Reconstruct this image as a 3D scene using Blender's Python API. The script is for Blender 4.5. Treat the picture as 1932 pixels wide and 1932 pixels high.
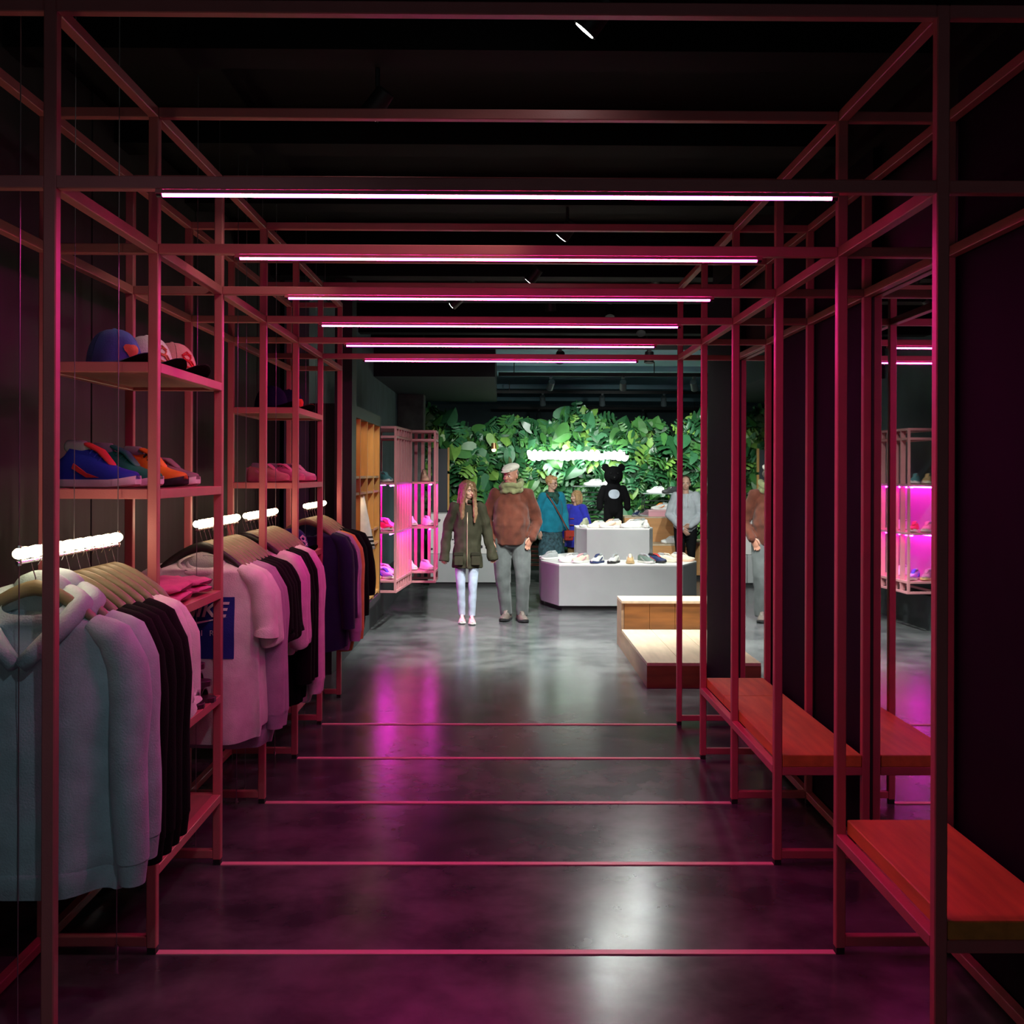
import bpy, bmesh, math, random
from math import sin, cos, pi, radians, sqrt
from mathutils import Vector, Matrix, Euler, noise

S = bpy.context.scene
C = S.collection
for o in list(bpy.data.objects):
    bpy.data.objects.remove(o)
random.seed(7)

# ------------------------------------------------------------------ camera, world, exposure
cam_d = bpy.data.cameras.new('camera')
cam_d.sensor_width = 36
cam_d.sensor_fit = 'HORIZONTAL'
cam_d.lens = 2100 / 1932 * 36
cam_d.shift_x = 0.0
cam_d.shift_y = -73 / 1932
cam_d.clip_start = 0.05
cam = bpy.data.objects.new('camera', cam_d)
C.objects.link(cam)
cam.matrix_world = (Matrix.Translation((0.014, 0, 1.63)) @ Matrix.Rotation(-0.0086, 4, 'Z')
                    @ Matrix.Rotation(pi / 2, 4, 'X') @ Matrix.Rotation(0.0033, 4, 'Z'))
S.camera = cam
w = bpy.data.worlds.new('night')
S.world = w
w.use_nodes = True
w.node_tree.nodes['Background'].inputs[0].default_value = (0.66, 0.84, 0.9, 1)
w.node_tree.nodes['Background'].inputs[1].default_value = 0.25
S.view_settings.view_transform = 'Standard'
S.view_settings.look = 'None'
S.view_settings.exposure = 0.0
S.view_settings.gamma = 1.0
S.view_settings.use_curve_mapping = False
S.cycles.use_denoising = True
S.cycles.max_bounces = 8
S.cycles.diffuse_bounces = 4
S.cycles.glossy_bounces = 5
S.cycles.caustics_reflective = False
S.cycles.sample_clamp_indirect = 6

# light levels that are tuned together
NEON = 66.0          # magenta tubes over the aisle
RAIL = 14.0           # warm glass tubes on the clothes rails
CASE = 75.0          # magenta strips in the shoe cases
SPOT = 260.0         # white track spots of the shop behind
SIGN = 9.0
CM = (1.0, 0.036, 0.40)      # colour of the aisle tubes
CASE_C = (1.0, 0.03, 0.85)
WARM = (1.0, 0.74, 0.42)
COOL = (0.93, 1.0, 0.94)

# ------------------------------------------------------------------ materials
MATS = {}
def mat(name, col=(.5, .5, .5), rough=.5, metal=0., spec=.5, nscale=0, namt=.0, bump=0., bscale=60, emit=None, estr=0, sheen=0, stretch=None, rvar=0):
    if name in MATS:
        return MATS[name]
    m = bpy.data.materials.new(name)
    m.use_nodes = True
    nt = m.node_tree
    b = nt.nodes['Principled BSDF']
    b.inputs['Base Color'].default_value = (*col, 1)
    b.inputs['Roughness'].default_value = rough
    b.inputs['Metallic'].default_value = metal
    b.inputs['Specular IOR Level'].default_value = spec
    if sheen:
        b.inputs['Sheen Weight'].default_value = sheen
    if emit:
        b.inputs['Emission Color'].default_value = (*emit, 1)
        b.inputs['Emission Strength'].default_value = estr
    if nscale or bump:
        tc = nt.nodes.new('ShaderNodeTexCoord')
        mp = nt.nodes.new('ShaderNodeMapping')
        nt.links.new(tc.outputs['Object'], mp.inputs['Vector'])
        if stretch:
            mp.inputs['Scale'].default_value = stretch
    if nscale:
        n = nt.nodes.new('ShaderNodeTexNoise')
        n.inputs['Scale'].default_value = nscale
        n.inputs['Detail'].default_value = 6
        nt.links.new(mp.outputs[0], n.inputs['Vector'])
        r = nt.nodes.new('ShaderNodeValToRGB')
        r.color_ramp.elements[0].position = .3
        r.color_ramp.elements[1].position = .7
        r.color_ramp.elements[0].color = tuple(max(0, c * (1 - namt)) for c in col) + (1,)
        r.color_ramp.elements[1].color = tuple(min(1, c * (1 + namt)) for c in col) + (1,)
        nt.links.new(n.outputs['Fac'], r.inputs['Fac'])
        nt.links.new(r.outputs['Color'], b.inputs['Base Color'])
        if rvar:
            mr = nt.nodes.new('ShaderNodeMapRange')
            mr.inputs['From Min'].default_value = .3
            mr.inputs['From Max'].default_value = .7
            mr.inputs['To Min'].default_value = rough - rvar
            mr.inputs['To Max'].default_value = rough + rvar
            nt.links.new(n.outputs['Fac'], mr.inputs['Value'])
            nt.links.new(mr.outputs[0], b.inputs['Roughness'])
    if bump:
        n2 = nt.nodes.new('ShaderNodeTexNoise')
        n2.inputs['Scale'].default_value = bscale
        n2.inputs['Detail'].default_value = 4
        nt.links.new(mp.outputs[0], n2.inputs['Vector'])
        bp = nt.nodes.new('ShaderNodeBump')
        bp.inputs['Strength'].default_value = bump
        bp.inputs['Distance'].default_value = .01
        nt.links.new(n2.outputs['Fac'], bp.inputs['Height'])
        nt.links.new(bp.outputs[0], b.inputs['Normal'])
    MATS[name] = m
    return m

def fabric(name, col, rough=.85, namt=.12, nscale=14):
    return mat(name, col, rough, spec=.2 if max(col) > .05 else .08, nscale=nscale, namt=namt, bump=.25, bscale=180, sheen=.12 if max(col) > .05 else 0)

def wood(name, c, namt=.3, stretch=(1, 12, 12), nscale=3, rough=.45):
    return mat(name, c, rough, nscale=nscale, namt=namt, stretch=stretch, bump=.1, bscale=20)

def glow(name, col, s):
    if name in MATS:
        return MATS[name]
    m = bpy.data.materials.new(name)
    m.use_nodes = True
    nt = m.node_tree
    nt.nodes.clear()
    o = nt.nodes.new('ShaderNodeOutputMaterial')
    e = nt.nodes.new('ShaderNodeEmission')
    e.inputs[0].default_value = (*col, 1)
    e.inputs[1].default_value = s
    nt.links.new(e.outputs[0], o.inputs[0])
    MATS[name] = m
    return m

PINK = mat('pink_painted_steel', (.52, .155, .155), .42, spec=.4, nscale=9, namt=.06, bump=.08, bscale=220)
BLACKM = mat('black_metal', (.012, .012, .013), .5)
CHROME = mat('chrome', (.75, .72, .68), .2, metal=1)

# ------------------------------------------------------------------ mesh helpers
class MB:
    def __init__(s):
        s.v = []
        s.f = []
    def add(s, vs, fs):
        b = len(s.v)
        s.v += [tuple(v) for v in vs]
        s.f += [tuple(i + b for i in f) for f in fs]
        return s
    def box(s, x0, x1, y0, y1, z0, z1):
        return s.add([(x0, y0, z0), (x1, y0, z0), (x1, y1, z0), (x0, y1, z0), (x0, y0, z1), (x1, y0, z1), (x1, y1, z1), (x0, y1, z1)],
                     [(0, 3, 2, 1), (4, 5, 6, 7), (0, 1, 5, 4), (1, 2, 6, 5), (2, 3, 7, 6), (3, 0, 4, 7)])
    def prism(s, poly, z0, z1):
        n = len(poly)
        return s.add([(x, y, z0) for x, y in poly] + [(x, y, z1) for x, y in poly],
                     [tuple(range(n))[::-1], tuple(range(n, 2 * n))] + [(i, (i + 1) % n, n + (i + 1) % n, n + i) for i in range(n)])
    def loft(s, rings, cap0=True, cap1=True, closed=True):
        n = len(rings[0])
        vs = [p for r in rings for p in r]
        fs = []
        for k in range(len(rings) - 1):
            for i in range(n if closed else n - 1):
                j = (i + 1) % n
                fs.append((k * n + i, k * n + j, (k + 1) * n + j, (k + 1) * n + i))
        if cap0:
            fs.append(tuple(range(n))[::-1])
        if cap1:
            fs.append(tuple(range((len(rings) - 1) * n, len(rings) * n)))
        return s.add(vs, fs)
    def tube(s, pts, r, n=8, caps=True, ry=None, ref=None, round_ends=False):
        """tube along pts; r radius (or list); ry second radius list; ref = direction that r is measured along"""
        P = [Vector(p) for p in pts]
        R = list(r) if hasattr(r, '__len__') else [r] * len(P)
        Q = R if ry is None else (list(ry) if hasattr(ry, '__len__') else [ry] * len(P))
        if round_ends:
            d0 = (P[0] - P[1]).normalized()
            d1 = (P[-1] - P[-2]).normalized()
            a, b = [], []
            for t in (1.0, .92, .7, .38):
                k = sqrt(max(0.0004, 1 - t * t))
                m0 = (R[0] + Q[0]) / 2
                m1 = (R[-1] + Q[-1]) / 2
                a.append((P[0] + d0 * m0 * t, R[0] * k, Q[0] * k))
                b.append((P[-1] + d1 * m1 * t, R[-1] * k, Q[-1] * k))
            L = a + [(P[i], R[i], Q[i]) for i in range(len(P))] + b[::-1]
            P = [l[0] for l in L]; R = [l[1] for l in L]; Q = [l[2] for l in L]
        rings = []
        prev = Vector(ref) if ref is not None else None
        for i, p in enumerate(P):
            t = (P[min(i + 1, len(P) - 1)] - P[max(i - 1, 0)])
            t = t.normalized() if t.length > 1e-9 else Vector((0, 0, 1))
            if prev is None:
                prev = Vector((1, 0, 0)) if abs(t.x) < .8 else Vector((0, 1, 0))
            u = prev - t * prev.dot(t)
            if u.length < 1e-6:
                u = t.orthogonal()
            u.normalize()
            if ref is None:
                prev = u
            v = t.cross(u)
            rings.append([p + u * (R[i] * cos(2 * pi * k / n)) + v * (Q[i] * sin(2 * pi * k / n)) for k in range(n)])
        return s.loft(rings, caps, caps)
    def ball(s, c, r, nu=14, nv=9, rot=None):
        r = r if hasattr(r, '__len__') else (r, r, r)
        M = rot.to_matrix() if rot is not None else None
        c = Vector(c)
        rings = []
        for j in range(nv + 1):
            a = -pi / 2 + pi * j / nv
            k = max(.02, cos(a))
            ring = []
            for i in range(nu):
                p = Vector((r[0] * k * cos(2 * pi * i / nu), r[1] * k * sin(2 * pi * i / nu), r[2] * sin(a)))
                if M:
                    p = M @ p
                ring.append(c + p)
            rings.append(ring)
        return s.loft(rings)
    def lathe(s, prof, n=16, c=(0, 0, 0)):
        rings = [[(c[0] + r * cos(2 * pi * i / n), c[1] + r * sin(2 * pi * i / n), c[2] + z) for i in range(n)] for r, z in prof]
        return s.loft(rings)
    def xf(s, M):
        s.v = [tuple(M @ Vector(v)) for v in s.v]
        return s
    def mesh(s, name, m=None, smooth=False, bevel=0):
        me = bpy.data.meshes.new(name)
        me.from_pydata(s.v, [], s.f)
        if bevel or smooth:
            bm = bmesh.new()
            bm.from_mesh(me)
            if bevel:
                bmesh.ops.bevel(bm, geom=bm.edges[:], offset=bevel, segments=1, affect='EDGES', profile=.5)
            bmesh.ops.recalc_face_normals(bm, faces=bm.faces[:])
            bm.to_mesh(me)
            bm.free()
        if smooth:
            for p in me.polygons:
                p.use_smooth = True
            if smooth == 'auto':
                sharp_by_angle(me, 40)
        if m:
            me.materials.append(m)
        return me
    def build(s, name, m, parent=None, smooth=False, bevel=0, **kw):
        return link(name, s.mesh(name, m, smooth, bevel), parent, **kw)

def sharp_by_angle(me, deg):
    bm = bmesh.new()
    bm.from_mesh(me)
    for e in bm.edges:
        if len(e.link_faces) == 2 and e.calc_face_angle(0) > radians(deg):
            e.smooth = False
    bm.to_mesh(me)
    bm.free()

def link(name, me, parent=None, label=None, cat=None, group=None, kind=None, loc=None, rot=None):
    o = bpy.data.objects.new(name, me)
    C.objects.link(o)
    if parent is not None:
        o.parent = parent
    if loc is not None:
        o.location = loc
    if rot is not None:
        o.rotation_euler = rot
    tag(o, label, cat, group, kind)
    return o

def tag(o, label=None, cat=None, group=None, kind=None):
    if label: o['label'] = label
    if cat: o['category'] = cat
    if group: o['group'] = group
    if kind: o['kind'] = kind
    return o

def thing(name, label, cat, loc=(0, 0, 0), rz=0, group=None):
    o = bpy.data.objects.new(name, None)
    C.objects.link(o)
    o.empty_display_size = .1
    o.location = loc
    o.rotation_euler = (0, 0, rz)
    return tag(o, label, cat, group)

def box(name, m, b, parent=None, bevel=0, **kw):
    return MB().box(*b).build(name, m, parent, bevel=bevel, **kw)

def lamp(name, kind, loc, col, energy, parent=None, aim=None, **kw):
    d = bpy.data.lights.new(name, kind)
    d.color = col
    d.energy = energy
    for k, v in kw.items():
        setattr(d, k, v)
    o = bpy.data.objects.new(name, d)
    C.objects.link(o)
    if parent is not None:
        o.parent = parent
    o.location = loc
    if aim is not None:
        o.rotation_euler = Vector(aim).to_track_quat('-Z', 'Y').to_euler()
    return o

def remesh(mb, name, voxel, smooth=6, fac=.5, disp=None):
    """one continuous skin over overlapping shapes"""
    me = mb.mesh('tmp')
    bm = bmesh.new(); bm.from_mesh(me)
    bmesh.ops.recalc_face_normals(bm, faces=bm.faces[:])
    bm.to_mesh(me); bm.free()
    o = bpy.data.objects.new('tmp', me)
    C.objects.link(o)
    r = o.modifiers.new('r', 'REMESH')
    r.mode = 'VOXEL'
    r.voxel_size = voxel
    if smooth:
        sm = o.modifiers.new('s', 'SMOOTH')
        sm.iterations = smooth
        sm.factor = fac
    dg = bpy.context.evaluated_depsgraph_get()
    out = bpy.data.meshes.new_from_object(o.evaluated_get(dg), depsgraph=dg)
    bpy.data.objects.remove(o)
    bpy.data.meshes.remove(me)
    out.name = name
    if disp:
        amp, sc = disp
        co = [v.co.copy() for v in out.vertices]
        nm = [v.normal.copy() for v in out.vertices]
        for i, v in enumerate(out.vertices):
            p = co[i]
            v.co = p + nm[i] * (amp * noise.noise(Vector((p.x * sc, p.y * sc, p.z * sc * .7))))
    for p in out.polygons:
        p.use_smooth = True
    return out
# ------------------------------------------------------------------ the room
FLOOR = bpy.data.materials.new('polished_concrete')
FLOOR.use_nodes = True
def floor_nodes():
    nt = FLOOR.node_tree
    b = nt.nodes['Principled BSDF']
    tc = nt.nodes.new('ShaderNodeTexCoord')
    def nz(scale, detail, rough=.6, dist=0):
        n = nt.nodes.new('ShaderNodeTexNoise')
        n.inputs['Scale'].default_value = scale
        n.inputs['Detail'].default_value = detail
        n.inputs['Roughness'].default_value = rough
        n.inputs['Distortion'].default_value = dist
        nt.links.new(tc.outputs['Object'], n.inputs['Vector'])
        return n
    n1, n2, n3 = nz(1.1, 5, .55, .35), nz(4.5, 5, .55, .2), nz(28, 3, .5)
    mx = nt.nodes.new('ShaderNodeMix')
    mx.inputs[0].default_value = .45
    nt.links.new(n1.outputs['Fac'], mx.inputs[2])
    nt.links.new(n2.outputs['Fac'], mx.inputs[3])
    r = nt.nodes.new('ShaderNodeValToRGB')
    r.color_ramp.interpolation = 'EASE'
    r.color_ramp.elements[0].position = .33
    r.color_ramp.elements[0].color = (.036, .037, .041, 1)
    r.color_ramp.elements[1].position = .67
    r.color_ramp.elements[1].color = (.135, .138, .14, 1)
    nt.links.new(mx.outputs[0], r.inputs['Fac'])
    nt.links.new(r.outputs['Color'], b.inputs['Base Color'])
    mr = nt.nodes.new('ShaderNodeMapRange')
    mr.inputs['From Min'].default_value = .2
    mr.inputs['From Max'].default_value = .8
    mr.inputs['To Min'].default_value = .17
    mr.inputs['To Max'].default_value = .27
    nt.links.new(mx.outputs[0], mr.inputs['Value'])
    nt.links.new(mr.outputs[0], b.inputs['Roughness'])
    b.inputs['Specular IOR Level'].default_value = .45
    bp = nt.nodes.new('ShaderNodeBump')
    bp.inputs['Strength'].default_value = .03
    bp.inputs['Distance'].default_value = .02
    nt.links.new(n2.outputs['Fac'], bp.inputs['Height'])
    bp2 = nt.nodes.new('ShaderNodeBump')
    bp2.inputs['Strength'].default_value = .05
    bp2.inputs['Distance'].default_value = .004
    nt.links.new(n3.outputs['Fac'], bp2.inputs['Height'])
    nt.links.new(bp.outputs[0], bp2.inputs['Normal'])
    nt.links.new(bp2.outputs[0], b.inputs['Normal'])
floor_nodes()
box('floor', FLOOR, (-3.2, 5.2, -2.5, 27.2, -.1, 0), kind='structure', label='dark polished concrete floor with cloudy stains')

M_CEIL = mat('teal_grey_ceiling_paint', (.40, .68, .78), .8, nscale=2, namt=.12)
M_CEILD = mat('black_ceiling_paint', (.004, .004, .0045), .8, spec=.2)
M_WALLT = mat('teal_grey_wall_paint', (.10, .15, .165), .8, nscale=3, namt=.15, bump=.1, bscale=30)
M_WALLB = mat('charcoal_wall_panel', (.034, .032, .032), .65, spec=.3, nscale=2.5, namt=.2, stretch=(1, 6, .6), rvar=.08)
M_WALLP = mat('aubergine_wall_panel', (.0085, .0065, .013), .8, spec=.1, nscale=4, namt=.15)

box('ceiling', M_CEIL, (-3.2, 5.2, 14.6, 27.2, 3.3, 3.4), kind='structure', label='teal grey painted shop ceiling')
box('ceiling', M_CEILD, (-3.2, 5.2, -2.5, 14.6, 3.3, 3.4), kind='structure', label='black ceiling above the pink steel frame')
for y in (17.3, 20.9, 24.4):
    box('trim_1', M_CEIL, (-3.2, 5.2, y, y + .16, 3.22, 3.3), kind='structure')
box('trim_1', mat('dark_soffit_paint', (.010, .015, .021), .7), (-1.55, -.08, 13.5, 18.2, 2.80, 3.3), kind='structure', label='dark ceiling soffit above the left end of the plants')
for i in range(13):
    y = -.6 + i * 1.15
    box('trim_2', M_CEILD, (-3.2, 5.2, y, y + .2, 3.15, 3.3), kind='structure')

# left wall of the aisle: tall panels side by side
wl = box('wall_left', BLACKM, (-1.86, -1.80, -2.5, 9.0, 0, 3.3), kind='structure', label='dark wall of tall panels behind the clothes rails')
for i in range(14):
    y = -2.5 + i * .82
    box('panel', M_WALLB, (-1.80, -1.785 + (.004 if i % 2 else 0), y + .004, y + .816, .06, 3.29), wl)
# right wall: panels and two mirrors flush with them
YP = [2.923 + .86 * i for i in range(7)]
wr = box('wall_right', BLACKM, (1.60, 1.74, -2.5, 8.4, 0, 3.3), kind='structure', label='dark aubergine panel wall behind the benches')
MIR = (YP[1] + .012, YP[2] - .012), (YP[4] + .012, YP[5] - .012)
segs = [(-2.5, -.6), (-.6, 1.2), (1.2, YP[1]), (YP[2], YP[3]), (YP[3], YP[4]), (YP[5], 8.4)]
for a, b in segs:
    box('panel', M_WALLP, (1.562, 1.60, a + .006, b - .006, .0, 3.0), wr)
M_MIRROR = mat('mirror_glass', (.88, .9, .9), .015, metal=1)
for k, (a, b) in enumerate(MIR):
    t = thing('wall_mirror', ['tall wall mirror behind the front bench, nearer of the two mirrors',
                              'tall narrow wall mirror past the far end of the long bench'][k], 'mirror', (1.56, (a + b) / 2, 0), group='wall mirrors')
    h = (b - a) / 2
    box('glass', M_MIRROR, (-.004, .035, -h, h, .03, 2.385), t)
    for s in (-1, 1):
        box('edge', BLACKM, (-.008, .035, s * h - .006, s * h + .006, .03, 2.385), t)

# shop behind: walls
box('wall_left', M_WALLT, (-1.75, -1.55, 9.0, 18.9, 0, 3.3), kind='structure', label='teal grey wall above the wooden cubby shelves')
box('baseboard_left', mat('dark_plinth', (.03, .04, .042), .6), (-1.55, -1.36, 9.0, 17.0, 0, .36), kind='structure')
box('wall_back', M_WALLT, (-3.2, 5.2, 27.0, 27.2, 0, 3.3), kind='structure', label='back wall above and behind the plants')
box('wall_right', M_WALLT, (5.0, 5.2, -2.5, 27.2, 0, 3.3), kind='structure', label='far side wall of the shop')
box('wall_left', M_WALLT, (-3.2, -3.1, 8.9, 27.2, 0, 3.3), kind='structure', label='side wall in the dark behind the plants')
col = mat('rough_concrete', (.10, .10, .095), .9, nscale=6, namt=.4, bump=.5, bscale=20)
box('wall_pillar', col, (-1.55, -1.16, 16.55, 16.95, 0, 3.3), kind='structure', label='rough concrete pillar at the left end of the plants', bevel=.01)
box('wall_pillar', BLACKM, (-1.30, -1.165, 8.72, 8.98, .38, 3.3), kind='structure', label='black boxed column beside the wooden cubby shelves')

# ------------------------------------------------------------------ pink steel frame
P = .017
XI, XO = 1.167, 1.535
ZT, ZN = 2.845, 2.385
M_STRIP = mat('bright_pink_floor_strip', (.92, .42, .46), .35)
frame = thing('display_scaffold', 'pink painted steel frame of posts and beams forming a tunnel over the aisle', 'frame')
def bar(name, b, m=PINK, par=frame):
    return box(name, m, b, par, bevel=.0025)
post_i = MB().box(-P, P, -P, P, .022, ZT + P).mesh('post', PINK, bevel=.003)
foot_m = MB().box(-.014, .014, -.014, .014, 0, .022).mesh('foot', BLACKM)
for i, y in enumerate(YP):
    for sx in (-1, 1):
        if sx == 1 and i == 6:
            continue
        for x in (XI, XO):
            p = link('post', post_i, frame, loc=(sx * x, y, 0))
            link('foot', foot_m, p)
        # short bars between inner and outer post, near the floor
        a, b = sorted((sx * (XI + P), sx * (XO - P)))
        bar('foot_bar', (a, b, y - P, y + P, .028, .062))
    if i < 6:
        for z in (ZT, ZN):
            bar('cross_beam', (-XI + P, XI - P, y - P, y + P, z - P, z + P))
            for sx in (-1, 1):
                a, b = sorted((sx * (XI + P), sx * (XO - P)))
                bar('cross_beam', (a, b, y - P, y + P, z - P, z + P))
        box('floor_strip', M_STRIP, (-XI + P, XI - P, y - P, y + P, 0, .004), frame)
    else:
        for z in (ZT, ZN):
            bar('cross_beam', (-XO + P, -XI - P, y - P, y + P, z - P, z + P))
for z in (ZT, ZN):
    bar('cross_beam', (-2.3 if False else -1.78, -XO - P, YP[0] - P, YP[0] + P, z - P, z + P))
    bar('cross_beam', (XO + P, 1.56, YP[0] - P, YP[0] + P, z - P, z + P))
# long side beams, bay by bay
for sx, nb in ((-1, 6), (1, 5)):
    for x in (XI, XO):
        for z in (ZT, ZN):
            for i in range(nb):
                bar('side_beam', (sx * x - P, sx * x + P, YP[i] + P, YP[i + 1] - P, z - P, z + P))
    for i in range(nb):
        bar('floor_beam', (sx * XO - P, sx * XO + P, YP[i] + P, YP[i + 1] - P, .028, .062))
    # the side beams run on towards the shop front
    for x in (XO,):
        for z in (ZT, ZN):
            bar('side_beam', (sx * x - P, sx * x + P, .6, YP[0] - P, z - P, z + P))
    bar('floor_beam', (sx * XO - P, sx * XO + P, .6, YP[0] - P, .028, .062))

# shelves on the left, two bays; each is an edge frame with a wooden board in it
M_SHELF = wood('pink_stained_shelf_board', (.34, .15, .12), .12, (8, 1, 8))
SZ = [.277, .69, 1.124, 1.556, 1.985]
nm = ['lowest', 'second lowest', 'middle', 'second highest', 'top']
for bay, where in ((1, 'nearer shelf bay'), (4, 'farther shelf bay')):
    y0, y1 = YP[bay], YP[bay + 1]
    for k, z in enumerate(SZ):
        t = thing('wall_shelf', f'pink framed shelf, {nm[k]} of five in the {where} on the left', 'shelf', (-(XI + XO) / 2, (y0 + y1) / 2, z),
                  group=f'shelves of the {where}')
        hx, hy = (XO - XI) / 2, (y1 - y0) / 2
        box('board', M_SHELF, (-hx + P, hx - P, -hy + P, hy - P, -.004, .014), t)
        for s in (-1, 1):
            box('edge_rail', PINK, (s * hx - P, s * hx + P, -hy + P, hy - P, -P, P), t, bevel=.002)
            box('edge_rail', PINK, (-hx + P, hx - P, s * hy - P, s * hy + P, -P, P), t, bevel=.002)

# benches on the right: rails belong to the frame, the oak boards lie on them
M_BENCH = wood('oiled_oak_bench_top', (.70, .28, .055), .16, (10, 1, 10), 2.5, .5)
ZB = .46
def bench_rails(i0, i1):
    for x in (XI, XO):
        for i in range(i0, i1):
            bar('bench_rail', (x - P, x + P, YP[i] + P, YP[i + 1] - P, ZB - .085, ZB - .05))
    for i in range(i0, i1 + 1):
        bar('bench_rail', (XI + P, XO - P, YP[i] - P, YP[i] + P, ZB - .085, ZB - .05))
bench_rails(0, 1)
bench_rails(2, 4)
for (a, b, lab) in ((YP[0] - .017, YP[1] - .02, 'reddish oak bench seat in the foreground on the right'),
                    (YP[2] - .017, YP[3] + .36, 'nearer reddish oak seat board of the long bench, cut end facing the aisle front'),
                    (YP[3] + .363, YP[4] + .017, 'farther reddish oak seat board of the long bench, next to the far mirror')):
    yc = (a + b) / 2
    t = thing('bench_seat', lab, 'bench', ((XI + XO) / 2, yc, ZB - .05), group='oak bench seats')
    hx, hy = (XO - XI) / 2 + P, (b - a) / 2
    box('board', M_BENCH, (-hx + .036, hx - .036, -hy, hy, 0, .05), t, bevel=.003)

# magenta tubes hanging under the beams
M_NEON = glow('magenta_neon', CM, NEON)
ordw = ['first', 'second', 'third', 'fourth', 'fifth', 'sixth']
for i in range(6):
    t = thing('neon_tube', f'glowing magenta neon tube, {ordw[i]} from the front, under its pink cross beam', 'light', (0, YP[i], ZN - P), group='magenta neon tubes over the aisle')
    MB().tube([(-.878, 0, -.009), (.878, 0, -.009)], .008, 10).build('glass_tube', M_NEON, t, smooth='auto')
    for s in (-1, 1):
        MB().tube([(s * .878, 0, -.0095), (s * .893, 0, -.0095)], .009, 10).build('end_cap', BLACKM, t, smooth='auto')
    for s in (-1, 1):
        box('channel_lip', PINK, (-.893, .893, s * .0145 - .0015, s * .0145 + .0015, -.011, -.0005), t)
# ------------------------------------------------------------------ lights of the shop behind
M_LENS = glow('spot_lens', (.95, 1, .97), 30)
M_SPOTG = mat('grey_spot_housing', (.10, .13, .14), .5)
def spot_head(loc, aim, energy, label, group, m=M_SPOTG, size=60, r=.055, L=.17, stem=.10, col=COOL, blend=.6, recess=.032):
    """a cylinder on a stem under a track; aim is the direction it shines in"""
    t = thing('track_spotlight', label, 'spotlight', loc, group=group)
    MB().box(-.02, .02, -.06, .06, -.03, 0).build('adapter', m, t)
    MB().tube([(0, 0, -.03), (0, 0, -.03 - stem)], .009, 6).build('stem', m, t)
    d = Vector(aim).normalized()
    c = Vector((0, 0, -.03 - stem))
    MB().tube([c - d * L * .5, c + d * L * .5, c + d * L * .5, c + d * (L * .5 - recess)], [r * .86, r, r * .9, r * .86], 14, ref=(0, 0, 1) if abs(d.z) < .9 else (0, 1, 0)).build('body', m, t, smooth='auto')
    MB().tube([c + d * (L * .5 - recess + .001), c + d * (L * .5 - recess + .006)], r * .82, 14).build('lens', M_LENS, t)
    if energy:
        lamp('spot_beam', 'SPOT', tuple(c + d * (L * .5 + .02)), col, energy, t, aim=d, spot_size=radians(size), spot_blend=blend, shadow_soft_size=.05)
    return t

ZK = 3.08
M_TRACK = mat('black_track', (.008, .009, .01), .5)
tracks = [(13.0, -1.2, 4.6, 'first'), (16.6, -.05, 4.6, 'second'), (20.2, -.1, 4.6, 'third'), (25.2, -.1, 4.6, 'fourth')]
for y, a, b, n in tracks:
    t = thing('light_track', f'black light track across the ceiling, {n} behind the pink frame', 'light track', ((a + b) / 2, y, ZK), group='light tracks on the shop ceiling')
    h = (b - a) / 2
    box('rail', M_TRACK, (-h, h, -.02, .02, 0, .055), t)
    for s in (-.9, 0, .9):
        box('hanger_rod', M_TRACK, (s * h - .006, s * h + .006, -.006, .006, .055, .22), t)
G = 'spotlights on the shop ceiling tracks'
spot_head((.68, 13.0, ZK), (-.10, .95, -.75), SPOT * 1.2, 'black spotlight hanging above the man, left of a pair below the last neon tube', G, BLACKM, 70, .058, .13, .06)
spot_head((1.725, 13.0, ZK), (-.05, -.10, -1), SPOT * 1.0, 'black spotlight above the grey shoe platform, right of a pair below the last neon tube', G, BLACKM, 120, .058, .13, .06)
spot_head((.73, 16.6, ZK), (-.22, 1, -.62), SPOT * .5, 'grey spotlight on the second track, left one above the glowing sign', G, size=80)
spot_head((1.81, 16.6, ZK), (.10, 1, -.62), SPOT * .7, 'grey spotlight on the second track, middle one above the glowing sign', G, size=80)
spot_head((2.87, 16.6, ZK), (.35, 1, -.75), SPOT * .7, 'grey spotlight on the second track, above the woman in the grey hoodie', G, size=80)
spot_head((2.6, 13.0, ZK), (.03, 1, -.68), SPOT * 1.1, 'black spotlight added to brighten the woman in grey, hidden behind the pink posts', G, BLACKM, 60, .058, .13, .06)  # extra unseen spot, added only to brighten the woman in grey
for k, (x, y) in enumerate(((.74, 20.2), (1.82, 20.2), (2.94, 20.2), (.83, 25.2), (2.0, 25.2), (3.19, 25.2))):
    n = ['left', 'middle', 'right'][k % 3]
    spot_head((x, y, ZK), (0.1, .55, -1), 0, f'grey spotlight on the {"third" if k < 3 else "fourth"} track above the plants, {n} of three', G)
# unseen spots added over the aisle end to brighten the open floor and platform
for x, y, aim, e, lab in ((.45, 10.2, (.02, .22, -1), 3.3, 'added black spotlight over the open floor behind the last neon tube'),
                          (1.75, 9.2, (.0, .12, -1), .75, 'added black spotlight over the wooden step bench'),
                          (-.25, 9.0, (.12, .85, -1), .55, 'added black spotlight aimed at the walking pair and the pink cases'),
                          (1.25, 9.0, (.12, 1.25, -1), 1.8, 'added black spotlight aimed at the grey shoe platform'),
                          (1.05, 10.8, (-.05, -.8, -1), .13, 'added black spotlight turned back towards the aisle, left of two'),
                          (1.5, 12.0, (-.05, -.95, -1), .16, 'added black spotlight turned back towards the aisle, right of two')):
    spot_head((x, y, 3.3 if y < 9 else 3.3), aim, SPOT * e, lab, 'added spotlights above the open floor', BLACKM, 85, .05, .14, .08)
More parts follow.
